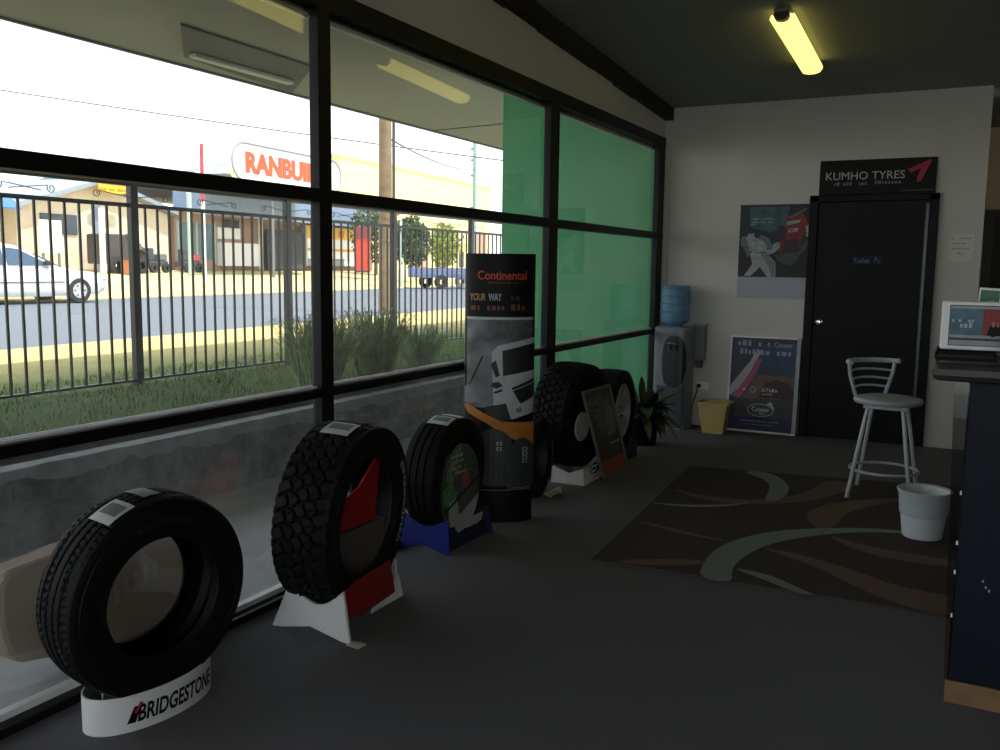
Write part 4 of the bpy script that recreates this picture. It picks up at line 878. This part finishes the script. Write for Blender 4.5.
# ------------------------------------------------------------------ metal fence
fm = M('black_fence_steel', '#17181b', .45, noise=.1); XF = -6.1
fe = thing('metal_fence', 'black metal picket fence with scrolled top on the lawn outside', 'fence', (XF, 0, ZG))
posts = [1.43, 3.31, 5.19, 7.07, 8.95, 10.83, 12.71]
proto = MB().box((-.03, -.036, -.03), (.03, .036, 1.74), fm, .005).build('post', fe); proto.location.y = posts[0]
for y in posts[1:]:
    c = proto.copy(); COL.objects.link(c); c.parent = fe; c.location.y = y
for z, t in ((.03, .012), (1.46, .02), (1.63, .018)):
    MB().box((-.016, posts[0], z), (.016, posts[-1], z + t * 1.6), fm).build('rail', fe)
pk = None; n = 15
for i in range(len(posts) - 1):
    for k in range(1, n):
        y = posts[i] + (posts[i + 1] - posts[i]) * k / n
        if pk is None: pk = MB().box((-.008, -.008, .03), (.008, .008, 1.475), fm).build('picket', fe); pk.location.y = y
        else:
            c = pk.copy(); COL.objects.link(c); c.parent = fe; c.location.y = y
def spiral(y0, z0, r0, s, tail):
    p = []
    for i in range(26):
        a_ = .8 * PI + i / 25 * 2.6 * PI; r = r0 * (1 - .72 * i / 25); p.append((0, y0 + s * r * math.cos(a_), z0 + r * math.sin(a_)))
    return [(0, y0 - s * tail, z0 - .02)] + p
sc_ = None
for i in range(len(posts) - 1):
    for s in (1, -1):
        for f in (.16, .62):
            yc = posts[i] + .06 + (1.76 * f if s == 1 else 1.76 * (1 - f))
            if s == -1: yc = posts[i + 1] - .06 - 1.76 * f
            mb = MB(); mb.tube(spiral(0, .0, .036, s, .34), .0036, M('scroll_steel', '#3a3f48', .5), 6); o = mb.build('scroll', fe); o.location = (0, yc, 1.555)

# ------------------------------------------------------------------ tussocks and lawn grass
tg1 = M('tussock_green', '#9cb070', .7, noise=.5, scale=9, h2='#56703c'); 
def tussock(label, x, y, H, spread, n, seed):
    r = random.Random(seed); mb = MB()
    for k in range(n):
        az = r.uniform(0, 2 * PI); b0 = r.uniform(0, .16) * spread / .4; L = H * r.uniform(.6, 1.1); out = spread * r.uniform(.15, 1.); w = r.uniform(.004, .008)
        d = Vector((math.cos(az), math.sin(az), 0)); sd = Vector((-d.y, d.x, 0)); b = Vector((x, y, ZG - .01)) + d * b0
        P = [b, b + d * out * .25 + Vector((0, 0, L * .55)), b + d * out * .65 + Vector((0, 0, L * .92)), b + d * out * 1.05 + Vector((0, 0, L * (1. - .3 * out / spread)))]
        vs = []; 
        for i, p in enumerate(P[:3]): vs += [p - sd * w * (1 - .25 * i), p + sd * w * (1 - .25 * i)]
        vs.append(P[3]); mb.add(vs, [(0, 1, 3, 2), (2, 3, 5, 4), (4, 5, 6)], tg1)
    return tag(mb.build('grass_tussock'), label, 'plant', 'tussocks along the garden wall')
tussock('largest spiky green tussock beside the window mullion, before the fence', -4.8, 5.95, .6, .5, 560, 1)
tussock('spiky green tussock in front of the timber power pole', -4.9, 6.85, .62, .55, 600, 2)
tussock('small spiky tussock beside the printed totem, farthest along the garden wall', -4.95, 7.75, .42, .42, 380, 3)
mb = MB(); r = random.Random(9)
gm = M('lawn_blade', '#7f9550', .8, noise=.3, scale=1.2, h2='#5c7038')
for k in range(9000):
    x = r.uniform(-6.9, -4.38); y = r.uniform(1.4, 11.5); az = r.uniform(0, PI * 2); h = r.uniform(.02, .055) * (1.5 if r.random() > .93 else 1); w = .005
    dx, dy = math.cos(az), math.sin(az); l = r.uniform(-.02, .03)
    mb.add([(x - dy * w, y + dx * w, ZG), (x + dy * w, y - dx * w, ZG), (x + dx * l, y + dy * l, ZG + h)], [(0, 1, 2)], gm)
tag(mb.build('lawn_grass'), 'short green lawn grass along the fence outside', 'grass', kind='stuff')
# tan rounded block on the path outside
tb = thing('sandstone_block', 'tan rounded block on the concrete path just outside the glass', 'block', (-2.83, 2.2, 0))
tanm = M('tan_stone', '#8f7d6b', .85, noise=.12, scale=5, bump=.1)
bm_pts = [(-.44, .42), (-.45, .25), (-.42, .13), (-.37, .085), (-.3, .075), (-.2, .045), (-.02, .0), (.2, .0), (.37, .02), (.44, .2), (.37, .36), (.1, .42), (-.13, .445), (-.24, .432), (-.33, .427)]
q = chaik(bm_pts, 2)
mb = MB(); mb.prism([(-.05, p[0], p[1]) for p in q], (.12, 0, 0), tanm); mb.build('stone', tb, bevel=.02)
a = Art(lambda u, v, o: (.071 + o, u, v), base=.002)
for k in range(5): a.rect(.0 + .045 * k, .17 + .012 * k, .022 + .045 * k, .25 + .012 * k, M('tan_faded_mark', '#9a8c7e', .8))
a.build('faded_lettering', tb)

# ------------------------------------------------------------------ poles and wires
pw = M('timber_pole', '#8a7458', .85, noise=.3, scale=5, bump=.3)
up = thing('power_pole', 'thick timber power pole on the near road verge', 'pole', (-11.35, 16.35, ZG))
mb = MB(); mb.tube([(0, 0, -.1), (0, 0, 3), (0, 0, 9.5)], .16, pw, 16, r2=.125); mb.build('shaft', up)
mb = MB(); mb.tube([(.14, .12, 0), (.14, .12, 4.25)], .035, M('dark_conduit', '#4b4d50', .6), 8); mb.build('conduit', up)
mb = MB(); mb.tube([(.165 * math.cos(t), .165 * math.sin(t), 1.55) for t in [2 * PI * i / 24 for i in range(24)]], .012, steel, 6, closed=True); mb.build('band', up)
def pole(name, label, loc, segs, r):
    t = thing(name, label, 'pole', loc)
    for i, (z0, z1, m, nm) in enumerate(segs): mb = MB(); mb.tube([(0, 0, z0), (0, 0, z1)], r, m, 10); mb.build(nm, t)
    return t
pg = M('pale_green_pole', '#a9bdb6', .5); pr_ed = M('red_pole', '#c04550', .5); pwht = M('white_pole', '#dcdcd8', .5)
lp_ = pole('light_pole', 'tall pale green light pole beyond the road near the green wall', (-23.8, 42.6, .6), [(0, 8.5, M('pale_green_pole2', '#8fb0aa', .5), 'shaft')], .11)
for z in (3.9, 5.6, 6.4, 7.0): MB().box((-.22, -.05, z), (-.1, .05, z + .12), steel).build('bracket', lp_)
pole('flag_pole', 'short pale pole before the brown shop with the teal windows', (-28.0, 26.6, .9), [(0, 3.3, pg, 'shaft'), (3.3, 3.9, pwht, 'tip')], .1)
pole('marker_pole', 'thin pole, red above and white below, left of the long pale sign', (-25.4, 24.8, .7), [(0, 3., pwht, 'lower_shaft'), (3., 5.1, pr_ed, 'upper_shaft')], .07)
pole('sign_post', 'teal white post before the cream gabled shed', (-29.2, 23.4, 1.0), [(0, 2.45, pwht, 'shaft')], .11)
wm = M('wire_grey', '#4e5358', .6)
def wire(label, P):
    mb = MB(); n = 24
    a_, b_ = Vector(P[0]), Vector(P[1]); mb.tube([a_.lerp(b_, i / n) - Vector((0, 0, P[2] * 4 * (i / n) * (1 - i / n))) for i in range(n + 1)], .022, wm, 5); tag(mb.build('overhead_wire'), label, 'wire')
wire('thin overhead wire crossing the white sky above the long pale sign', ((-36, 16.2, 8.2), (-10, 29, 4.45), .15))
wire('faint overhead wire from the timber pole towards the light pole', ((-11.35, 16.35, 4.2), (-23.8, 42.6, 6.6), .25))

# ------------------------------------------------------------------ car
cw = M('white_car_paint', '#e8e8e6', .25, noise=.02, coat=.6); cg = M('car_window', '#43586e', .08, noise=.1); tyr = M('car_tyre', '#2a2a2c', .8); hub = M('wheel_cover', '#c9cbcc', .4, metal=.3)
car = thing('car', 'white sedan driving along the far lane of the road', 'car', (-20.8, 13.84, ZG - .03), rz=math.atan2(.995, .1))
st = [(-2.3, .62, .42, .72), (-2.2, .74, .3, .86), (-1.7, .83, .2, .93), (-.9, .86, .18, .93), (0, .87, .18, .91), (.8, .87, .18, .9), (1.5, .86, .2, .82), (2.0, .8, .22, .74), (2.22, .7, .3, .66), (2.3, .6, .4, .58)]
mb = MB()
def sec(x, w, zb, zs):
    h = [(0, zb), (w * .9, zb), (w, zb + .14), (w * 1.0, (zb + zs) / 2 + .05), (w * .97, zs - .07), (w * .88, zs), (0, zs + .03)]
    return [(x, yy, zz) for yy, zz in h] + [(x, -yy, zz) for yy, zz in h[-2:0:-1]]
secs = [sec(*q_) for q_ in st]; m_ = len(secs[0])
mb.add([p for s_ in secs for p in s_], [(i * m_ + j, i * m_ + (j + 1) % m_, (i + 1) * m_ + (j + 1) % m_, (i + 1) * m_ + j) for i in range(len(st) - 1) for j in range(m_)] + [tuple(range(m_))[::-1], tuple((len(st) - 1) * m_ + j for j in range(m_))], cw, True)
body = mb.build('body', car, sharp=.7)
cab = [(-2.0, .76, .92, .93), (-1.5, .68, .92, 1.28), (-1.0, .62, .91, 1.41), (-.35, .61, .9, 1.44), (.0, .63, .9, 1.38), (.42, .68, .9, 1.18), (1.0, .76, .86, .88)]
mb = MB(); V = []
for x, w, z0, z1 in cab:
    w0 = .80; V += [(x, w0, z0), (x, w, z1 - .03), (x, w * .8, z1 + .02), (x, -w * .8, z1 + .02), (x, -w, z1 - .03), (x, -w0, z0)]
mb.add(V, [(i * 6 + j, (i + 1) * 6 + j, (i + 1) * 6 + j + 1, i * 6 + j + 1) for i in range(len(cab) - 1) for j in range(5)], cw, True); mb.build('cabin', car, sharp=.5)
for s in (1, -1):
    for P in ([(-1.45, .94), (-1.3, 1.2), (-1., 1.33), (-.42, 1.36), (-.42, .94)], [(-.34, .94), (-.34, 1.36), (-.02, 1.32), (.4, 1.1), (.72, .94)]):
        vs = []
        for x, z in P:
            k = (z - .9) / .5; vs.append((x, s * (.815 - .17 * k), z))
        mb = MB(); mb.prism(vs, (0, s * .012, 0), cg); mb.build('side_window', car)
    mb = MB(); mb.box((.52, .81, .93), (.68, .98, 1.05), M('mirror_dark', '#2d3034', .4), .02) if s > 0 else mb.box((.52, -.98, .93), (.68, -.81, 1.05), M('mirror_dark', '#2d3034', .4), .02); mb.build('wing_mirror', car)
    mb = MB(); mb.box((-1.0, min(s * .865, s * .885), .52), (1.0, max(s * .865, s * .885), .55), steel); mb.build('rub_strip', car)
    mb = MB(); mb.box((2.02, min(s * .5, s * .76), .56), (2.24, max(s * .5, s * .76), .68), M('headlight', '#c5d0d6', .2), .03); mb.build('headlight', car)
mb = MB(); mb.prism([(.4, -.6, 1.2), (.94, -.7, .92), (.94, .7, .92), (.4, .6, 1.2)], (.02, 0, .02), cg); mb.build('windscreen', car)
for x in (-1.4, 1.4):
    for s in (1, -1):
        mb = MB(); mb.lathe([(.19, -.1), (.29, -.1), (.318, -.06), (.318, .06), (.29, .1), (.19, .1)], tyr, (x, s * .78, .318), 36, 'y'); w = mb.build('wheel', car)
        mb = MB(); mb.lathe([(0, s * .085), (.06, s * .1), (.19, s * .095), (.21, s * .07), (.19, s * .0), (0, 0)], hub, (x, s * .78, .318), 30, 'y'); mb.build('wheel_cover', w)
        mb = MB()
        for k in range(6):
            t = 2 * PI * k / 6; mb.lathe([(0, s * .105), (.022, s * .105), (.022, s * .09)], tyr, (x + .13 * math.cos(t), s * .78, .318 + .13 * math.sin(t)), 10, 'y')
        mb.build('vent_hole', w)

# ------------------------------------------------------------------ buildings across the street
def OA(s, out=0., o=(-32., 20.)): return (o[0] + HX * s + HY * out, o[1] + HY * s - HX * out)
def at_fac(name, label, cat, s, z, out=0., o=(-32., 20.)):
    p = OA(s, out, o); return thing(name, label, cat, (p[0], p[1], z), rz=RZ)
cream = M('cream_cladding', '#dccdb2', .8, noise=.08, scale=3); roofg = M('grey_roof_sheet', '#8d98a5', .6, noise=.08, scale=4); roofw = M('pale_roof_sheet', '#aab4c0', .6, noise=.05)
slateb = M('slate_blue_fascia', '#7d8fa6', .6, noise=.1, scale=4); brick = M('brown_brick', '#b39482', .85, noise=.2, scale=20); darkg = M('dark_shop_grey', '#43474c', .7, noise=.15)
teal = M('teal_glazing', '#5d7f83', .3, noise=.2, scale=3); yel = M('yellow_sign', '#e8b92a', .6, noise=.05); wht2 = M('bright_white_panel', '#e9e9e6', .6, noise=.03)
ga = at_fac('shed_building', 'cream gabled shed with grey roof edge and yellow oval sign', 'building', 1.9, 1.1)
mb = MB(); mb.prism([(.1, 0, 0), (8.1, 0, 0), (8.1, 0, 2.5), (4.1, 0, 3.6), (.1, 0, 2.4)], (0, 13, 0), cream); mb.build('wall', ga)
for P in ([(-.3, -.5, 2.3), (4.1, -.5, 3.62), (4.1, -.5, 3.8), (-.3, -.5, 2.48)], [(4.1, -.5, 3.62), (8.4, -.5, 2.45), (8.4, -.5, 2.63), (4.1, -.5, 3.8)]):
    mb = MB(); mb.prism(P, (0, 14, 0), roofg); mb.build('roof', ga)
MB().box((1.15, -.06, 1.4), (2.9, .0, 2.2), M('dark_window', '#3c4750', .3, noise=.2, scale=2)).build('window', ga)
MB().box((3.7, -.12, 0), (4.05, 0, 2.7), slateb).build('downpipe', ga)
mb = MB(); mb.prism([(3.3 + .95 + .78 * math.copysign(abs(math.cos(t)) ** .5, math.cos(t)), -.7, 3.42 + .24 * math.copysign(abs(math.sin(t)) ** .6, math.sin(t))) for t in [2 * PI * i / 32 for i in range(32)]], (0, .06, 0), yel); so_ = mb.build('sign_board', ga)
a = Art(plane_map((3.4, -.701, 3.2), (1, 0, 0), (0, 0, 1), (0, -1, 0)), base=.004); a.bars(.15, 1.5, .3, .13, M('sign_red', '#b5402c', .6), 81); a.bars(.15, 1.6, .06, .13, M('sign_brown', '#7d5b22', .6), 82); a.build('lettering', so_)
cpk = at_fac('carport', 'open carport with pale roof and blue awning left of the cream shed', 'building', -7.5, 1.0, .5)
mb = MB(); mb.prism([(0, 0, 2.9), (8.9, 0, 2.6), (8.9, 6, 3.6), (0, 6, 4.2)], (0, 0, .12), roofw); mb.build('roof', cpk)
mb = MB(); mb.prism([(6.9, -.6, 2.3), (8.85, -.6, 2.3), (8.85, 0, 2.75), (6.9, 0, 2.75)], (0, 0, .06), M('blue_awning', '#3f6fb8', .6, noise=.1)); mb.build('awning', cpk)
for x in (.2, 4.8): MB().box((x, .1, -.1), (x + .14, .24, 2.85), slateb).build('post', cpk)
MB().box((0, 5.6, -.1), (8.9, 5.9, 3.6), cream).build('back_wall', cpk)
gb = at_fac('shop_building', 'long brown brick shop with slate fascia, teal windows and white counters', 'building', 10.4, 1.1)
MB().box((0, 0, 0), (18, 10, 2.75), brick).build('wall', gb)
mb = MB(); mb.prism([(-.05, -1.6, 2.55), (-.05, 0, 2.75), (-.05, 0, 4.0), (-.05, -1.6, 3.7)], (18.1, 0, 0), slateb); mb.build('fascia', gb)
mb = MB(); mb.prism([(-.05, -.2, 3.9), (-.05, 5, 5.3), (-.05, 10, 3.9)], (18.1, 0, 0), roofg); mb.build('roof', gb)
mb = MB(); mb.prism([(.1, .6, 4.3), (5, .6, 5.3), (5, .6, 5.6), (.1, .6, 4.4)], (0, .2, 0), roofw); mb.build('roof_light', gb)
mb = MB(); mb.prism([(-.2, -4.3, 3.95), (7.3, -4.3, 3.85), (7.3, -.1, 4.02), (-.2, -.1, 4.05)], (0, 0, .35), M('canopy_underside', '#6b7078', .6)); mb.build('canopy', gb)
MB().box((-3.2, -4.45, 4.15), (.4, -4.3, 4.35), wht2).build('canopy_arm', gb)
mb = MB(); mb.prism([(-1.6, -4.4, 3.6), (-1.4, -4.4, 3.6), (.3, -4.4, 4.2), (.1, -4.4, 4.2)], (0, .1, 0), wht2); mb.build('canopy_brace', gb)
for x in (.15, 1.5): MB().box((x, -.05, .5), (x + 1.1, 0, 2.2), teal).build('window', gb)
for x in (.1, 1.35, 2.65): MB().box((x, -.08, .3), (x + .12, 0, 2.3), pg).build('window_post', gb)
MB().box((2.9, -.5, .2), (5.75, 0, 1.35), wht2).build('counter', gb); MB().box((2.9, -.1, 1.55), (4.6, 0, 2.1), wht2).build('white_board', gb); MB().box((3.3, -.12, 2.1), (4.5, 0, 2.5), darkg).build('dark_board', gb)
MB().box((5.6, -.6, 0), (5.78, -.45, 2.6), wht2).build('white_post', gb)
for i in range(8):  # small panes in a plain orange tone
    MB().box((9.2 + .42 * i % 1.3 + (i // 4) * .75, -.06, 2.25 + .22 * (i % 2)), (9.2 + .42 * i % 1.3 + (i // 4) * .75 + .3, 0, 2.4 + .22 * (i % 2)), M('peach_pane', '#e9b795', .5)).build('small_pane', gb)
gate = at_fac('dark_gate', 'dark grey sheet gate right of the white shop counters', 'gate', 16.7, 1.15, .5)
for i in range(12): MB().box((.29 * i, 0, 0), (.29 * i + .27, .08, 2.1), darkg, .01).build('sheet_panel', gate)
ysn = at_fac('shop_sign', 'white and yellow shop hoarding with an orange band beside the red cabinet', 'sign', 20.2, 1.35, .6)
MB().box((0, 0, 0), (6.3, .12, 2.25), wht2).build('board', ysn)
a = Art(plane_map((0, 0, 0), (1, 0, 0), (0, 0, 1), (0, -1, 0)), base=.01, step=.006); a.rect(0, 1.55, 6.3, 2.25, yel); a.rect(0, .85, 5.2, 1.0, M('hoarding_orange', '#e89a3a', .6)); a.bars(.3, 1.3, 1.68, .4, M('hoarding_deep_orange', '#d9781d', .6), 91); a.bars(3.2, 5., 1.68, .4, M('hoarding_deep_orange', '#d9781d', .6), 92)
a.rect(0, 0, 3.8, .4, greyprint); a.poly([(5.3, 1.1), (5.7, 1.9), (6.1, 1.5), (5.8, 1.0)], M('hoarding_green', '#6fae4a', .6)); a.build('printed_picture', ysn)
rs_ = M('ranbuild_letters', '#e0542f', .6, noise=.08)
sg_ = at_fac('street_sign', 'long white rounded sign with red block capitals above the brown shop', 'sign', 8.86, 0, 0, (-27., 20.))
q = []
for i in range(17): t = PI / 2 + PI * i / 16; q.append((.8 + .8 * math.cos(t), 0, 5.77 + .8 * math.sin(t)))
for i in range(17): t = -PI / 2 + PI * i / 16; q.append((7.6 + .8 * math.cos(t), 0, 5.77 + .8 * math.sin(t)))
mb = MB(); mb.prism(q, (0, .3, 0), wht2); mb.build('board', sg_)
mb = MB(); mb.tube([(p[0], -.01, p[2]) for p in q], .045, M('sign_rim_grey', '#8b949c', .5), 6, closed=True); mb.build('rim', sg_)
a = Art(plane_map((0, 0, 5.42), (1, 0, 0), (0, 0, 1), (0, -1, 0)), base=.012); 
for du in (-.035, .035): a.text('RANBUILD', .85 + du, -.06, 1.2, rs_, .045, width=6.15)
a.build('lettering', sg_)
for x in (3.2, 6.4): MB().box((x, .3, 4.55), (x + 1.5, .5, 5.05), wht2).build('bracket', sg_)
mb = MB(); mb.tube([(3.4, .3, 5.1), (3.4, .5, 5.1), (3.4, .5, .2)], .07, steel, 8); mb.build('support_post', sg_)
mb = MB(); mb.tube([(7.2, .3, 5.1), (7.2, .5, 5.1), (7.2, .5, .2)], .07, steel, 8); mb.build('support_post', sg_)
yb_ = at_fac('warehouse_building', 'large pale yellow flat warehouse far right beyond the timber pole', 'building', 38.3, 1.1, 0, (-37.5, 15.))
pyl = M('pale_yellow_render', '#efe0a2', .8, noise=.05, scale=2)
MB().box((0, 0, 0), (28, 6, 8.1), pyl).build('wall', yb_); MB().box((-.1, -.1, 8.1), (28.1, 6, 8.3), M('cap_cream', '#d9cf9c', .7)).build('parapet', yb_)
for x in (11., 24.): MB().box((x, -.2, 0), (x + 2.6, 0, 3.6), brick).build('brick_pier', yb_)
for x in (15, 20): MB().box((x, -.3, 2.4), (x + 3.4, 0, 3.9), M('cream_sign_panel', '#e3d3a8', .6)).build('sign_panel', yb_); MB().box((x + .6, -.06, .2), (x + 1.6, 0, 1.7), darkg).build('window', yb_)
a = Art(plane_map((15, -.31, 2.4), (1, 0, 0), (0, 0, 1), (0, -1, 0)), base=.02); a.bars(.7, 2.8, .5, .5, darkg, 95); a.bars(5.8, 7.8, .5, .5, darkg, 96); a.build('lettering', yb_)

# yard clutter
wb_ = at_fac('white_board', 'white free-standing board in front of the cream shed', 'sign', 2.35, 1.1, .8)
MB().box((0, 0, .65), (1.0, .08, 1.9), wht2, .01).build('panel', wb_)
for x in (.1, .82): MB().box((x, .01, -.2), (x + .08, .07, .65), steel).build('leg', wb_)
dkm = M('dark_machine', '#4a4140', .7, noise=.3, scale=5)
lo_ = at_fac('loader_machine', 'dark brown yard machine with boom parked before the cream shed', 'machine', 4.6, 1.0, 1.9)
MB().box((0, 0, .35), (1.05, 1.2, 1.55), dkm, .06).build('cab', lo_); MB().box((1.0, .1, .35), (2.1, 1.1, .95), dkm, .08).build('engine_hood', lo_)
mb = MB(); mb.prism([(.9, -.05, 1.45), (2.0, -.05, .75), (2.1, -.05, .85), (1.0, -.05, 1.58)], (0, .15, 0), dkm); mb.build('boom', lo_)
for x in (.35, 1.65): mb = MB(); mb.lathe([(.15, -.12), (.36, -.1), (.38, 0), (.36, .1), (.15, .12)], tyr, (x, 0, .3), 20, 'y'); mb.build('wheel', lo_)
MB().box((1.2, -.06, .95), (1.7, .5, 1.2), steel, .02).build('tool_box', lo_)
def mower(label, s, col):
    t = at_fac('ride_on_mower', label, 'mower', s, 1.0, 1.5)
    MB().box((0, 0, .25), (1.1, .6, .5), darkg, .04).build('chassis', t); MB().box((.6, .08, .5), (1.15, .52, .8), col, .06).build('hood', t); MB().box((.1, .12, .5), (.4, .48, 1.05), darkg, .05).build('seat', t)
    for x in (.2, .95): mb = MB(); mb.lathe([(.08, -.08), (.2, -.08), (.22, 0), (.2, .08), (.08, .08)], tyr, (x, 0, .2), 16, 'y'); mb.build('wheel', t)
    mb = MB(); mb.tube([(.55, .3, .75), (.45, .3, 1.0)], .02, darkg, 6); mb.build('steering_column', t)
mower('grey ride-on mower parked right of the dark yard machine', 7.2, steel); mower('red ride-on mower before the brown shop left of the teal windows', 9.3, M('mower_red', '#c4525a', .5)); 
oc = at_fac('crate', 'small orange crate in front of the dark yard machine', 'crate', 4.9, .95, 2.6); MB().box((0, 0, 0), (.45, .4, .55), M('crate_orange', '#c77a5a', .6), .02).build('body', oc); MB().box((-.02, -.02, .5), (.47, .42, .57), M('crate_rim', '#b56848', .6)).build('rim', oc)
rc = thing('red_cabinet', 'tall red cabinet beside the timber pole beyond the road', 'cabinet', (-27.4, 38.1, 1.05), rz=RZ + .5)
MB().box((-.42, 0, .1), (.42, .8, 2.3), M('cabinet_red', '#c5402f', .5, noise=.1)).build('body', rc); MB().box((-.45, -.03, 1.7), (.45, .83, 2.32), M('cabinet_maroon', '#7d3a3d', .5)).build('hood', rc); MB().box((-.42, 0, 0), (.42, .8, .1), darkg).build('plinth', rc)
# blue trailer
bt = thing('trailer', 'blue flat trailer parked at the far road edge beyond the fence', 'trailer', (-22.2, 34.3, ZG - .03), rz=math.atan2(.84, .55))
blt = M('trailer_blue', '#6d7a9c', .5, noise=.15, scale=4)
MB().box((0, -.8, .5), (3.0, .8, .62), blt, .01).build('deck', bt); MB().box((0, -.82, .62), (2.2, -.78, .95), blt).build('side_rail', bt); MB().box((0, .78, .62), (2.2, .82, .95), blt).build('side_rail', bt)
mb = MB(); mb.tube([(3.0, 0, .55), (4.2, 0, .5)], .05, darkg, 8); mb.build('drawbar', bt)
for x in (.9, 2.75):
    for s in (-1, 1): mb = MB(); mb.lathe([(.12, -.1), (.3, -.1), (.32, 0), (.3, .1), (.12, .1)], tyr if x < 2 else hub, (x, s * .85, .32), 20, 'y'); mb.build('wheel', bt)
for s in (-1, 1): MB().box((2.3, s * .85 - .12, .66), (3.2, s * .85 + .12, .7), steel, .01).build('mudguard', bt)
ws_ = thing('roadside_sign', 'white square road sign on a post beside the dark tree', 'sign', (-22.6, 33.8, .5), rz=RZ + .45)
MB().box((-.45, 0, 2.55), (.45, .05, 3.6), M('sign_cream', '#e6e0cc', .6)).build('board', ws_); mb = MB(); mb.tube([(0, .05, 0), (0, .05, 2.6)], .05, pg, 8); mb.build('post', ws_); MB().box((-.5, -.01, 2.45), (.5, .06, 2.55), darkg).build('frame', ws_)
a = Art(plane_map((-.45, 0, 2.55), (1, 0, 0), (0, 0, 1), (0, -1, 0)), base=.006); a.ring(.5, .55, .2, .22, .07, greyprint, 20, .5, 5.4); a.build('emblem', ws_)
def tree(label, x, y, z, w, h, col, col2, seed, n=1500):
    r = random.Random(seed); t = thing('tree', label, 'tree', (x, y, z)); m = M('leaves' + str(seed), col, .8, noise=.5, scale=2, h2=col2)
    mb = MB(); mb.tube([(0, 0, -.1), (.04, 0, h * .4), (0, .05, h * .75)], .09, pw, 8, r2=.03); mb.build('trunk', t); mb = MB()
    for k in range(n):
        u, v, q_ = r.uniform(-1, 1), r.uniform(0, 2 * PI), r.random() ** .4; rr_ = math.sqrt(1 - u * u) * q_
        c = Vector((w * rr_ * math.cos(v), w * rr_ * math.sin(v), h * .55 + h * .45 * u * q_)); a_ = Vector((r.uniform(-1, 1), r.uniform(-1, 1), r.uniform(-1, 1))).normalized(); b_ = a_.orthogonal().normalized(); s_ = r.uniform(.06, .13)
        mb.add([c - a_ * s_, c + b_ * s_ * .6, c + a_ * s_, c - b_ * s_ * .6], [(0, 1, 2, 3)], m)
    mb.build('foliage', t)
tree('dark green bushy tree behind the blue trailer', -25.6, 39.2, 1.0, 1.0, 3.0, '#3f5a34', '#22361f', 31, 2200)
tree('yellow green bush right of the dark tree, before the yellow warehouse', -25.6, 42.5, 1.0, .9, 2.8, '#a9b04a', '#5d7030', 32, 1500)
tree('tall dark tree between the timber pole and the yellow warehouse', -30.5, 43.0, 1.0, 1.6, 4.2, '#4f5c38', '#2b3822', 33, 2200)
# ------------------------------------------------------------------ sky, sun, camera
w = bpy.data.worlds.new('sky'); sc.world = w; w.use_nodes = True; nt = w.node_tree; nt.nodes.clear()
o = nt.nodes.new('ShaderNodeOutputWorld'); bg = nt.nodes.new('ShaderNodeBackground'); bg.inputs['Strength'].default_value = 1.15
tc = nt.nodes.new('ShaderNodeTexCoord'); sp = nt.nodes.new('ShaderNodeSeparateXYZ'); nt.links.new(tc.outputs['Generated'], sp.inputs[0])
rp = nt.nodes.new('ShaderNodeValToRGB'); rp.color_ramp.elements[0].position = .0; rp.color_ramp.elements[0].color = (.95, .97, 1, 1); rp.color_ramp.elements[1].position = .6; rp.color_ramp.elements[1].color = (.42, .62, .95, 1)
nt.links.new(sp.outputs['Z'], rp.inputs['Fac'])
nz = nt.nodes.new('ShaderNodeTexNoise'); nz.inputs['Scale'].default_value = 2.2; nz.inputs['Detail'].default_value = 7; nt.links.new(tc.outputs['Generated'], nz.inputs['Vector'])
r2 = nt.nodes.new('ShaderNodeValToRGB'); r2.color_ramp.elements[0].position = .38; r2.color_ramp.elements[1].position = .6; nt.links.new(nz.outputs['Fac'], r2.inputs['Fac'])
mx = nt.nodes.new('ShaderNodeMixRGB'); mx.inputs[2].default_value = (1.05, 1.04, 1.02, 1); nt.links.new(r2.outputs['Color'], mx.inputs['Fac']); nt.links.new(rp.outputs['Color'], mx.inputs[1])
nt.links.new(mx.outputs[0], bg.inputs['Color']); nt.links.new(bg.outputs[0], o.inputs['Surface'])
sl = bpy.data.lights.new('sun', 'SUN'); sl.energy = 2.9; sl.angle = .01; sl.color = (1, .96, .9)
so2 = bpy.data.objects.new('sun', sl); COL.objects.link(so2)
el = math.radians(64.); d = Vector((-math.cos(el), -.06, -math.sin(el))).normalized(); so2.rotation_euler = d.to_track_quat('-Z', 'Y').to_euler(); so2.location = (12, 0, 20)
cam = bpy.data.cameras.new('camera'); co = bpy.data.objects.new('camera', cam); COL.objects.link(co); sc.camera = co
cam.sensor_width = 36; cam.lens = 36 * 894.4 / 1000; cam.clip_start = .05; cam.clip_end = 600
yaw, pit, rol = .479, .12085, .01266
f = Vector((-math.sin(yaw) * math.cos(pit), math.cos(yaw) * math.cos(pit), -math.sin(pit))); r = Vector((math.cos(yaw), math.sin(yaw), 0)); u = r.cross(f)
r2_ = r * math.cos(rol) + u * math.sin(rol); u2 = u * math.cos(rol) - r * math.sin(rol)
co.matrix_world = Matrix(((r2_.x, u2.x, -f.x, 0), (r2_.y, u2.y, -f.y, 0), (r2_.z, u2.z, -f.z, 1.45), (0, 0, 0, 1)))
vs = sc.view_settings; sc.display_settings.display_device = 'sRGB'; vs.view_transform = 'Standard'; vs.look = 'None'; vs.gamma = 1; vs.exposure = 1.22; vs.use_curve_mapping = False
try: sc.cycles.use_denoising = True
except Exception: pass
sc.cycles.max_bounces = 10; sc.cycles.diffuse_bounces = 5; sc.cycles.glossy_bounces = 4; sc.cycles.transparent_max_bounces = 16; sc.cycles.sample_clamp_indirect = 4.
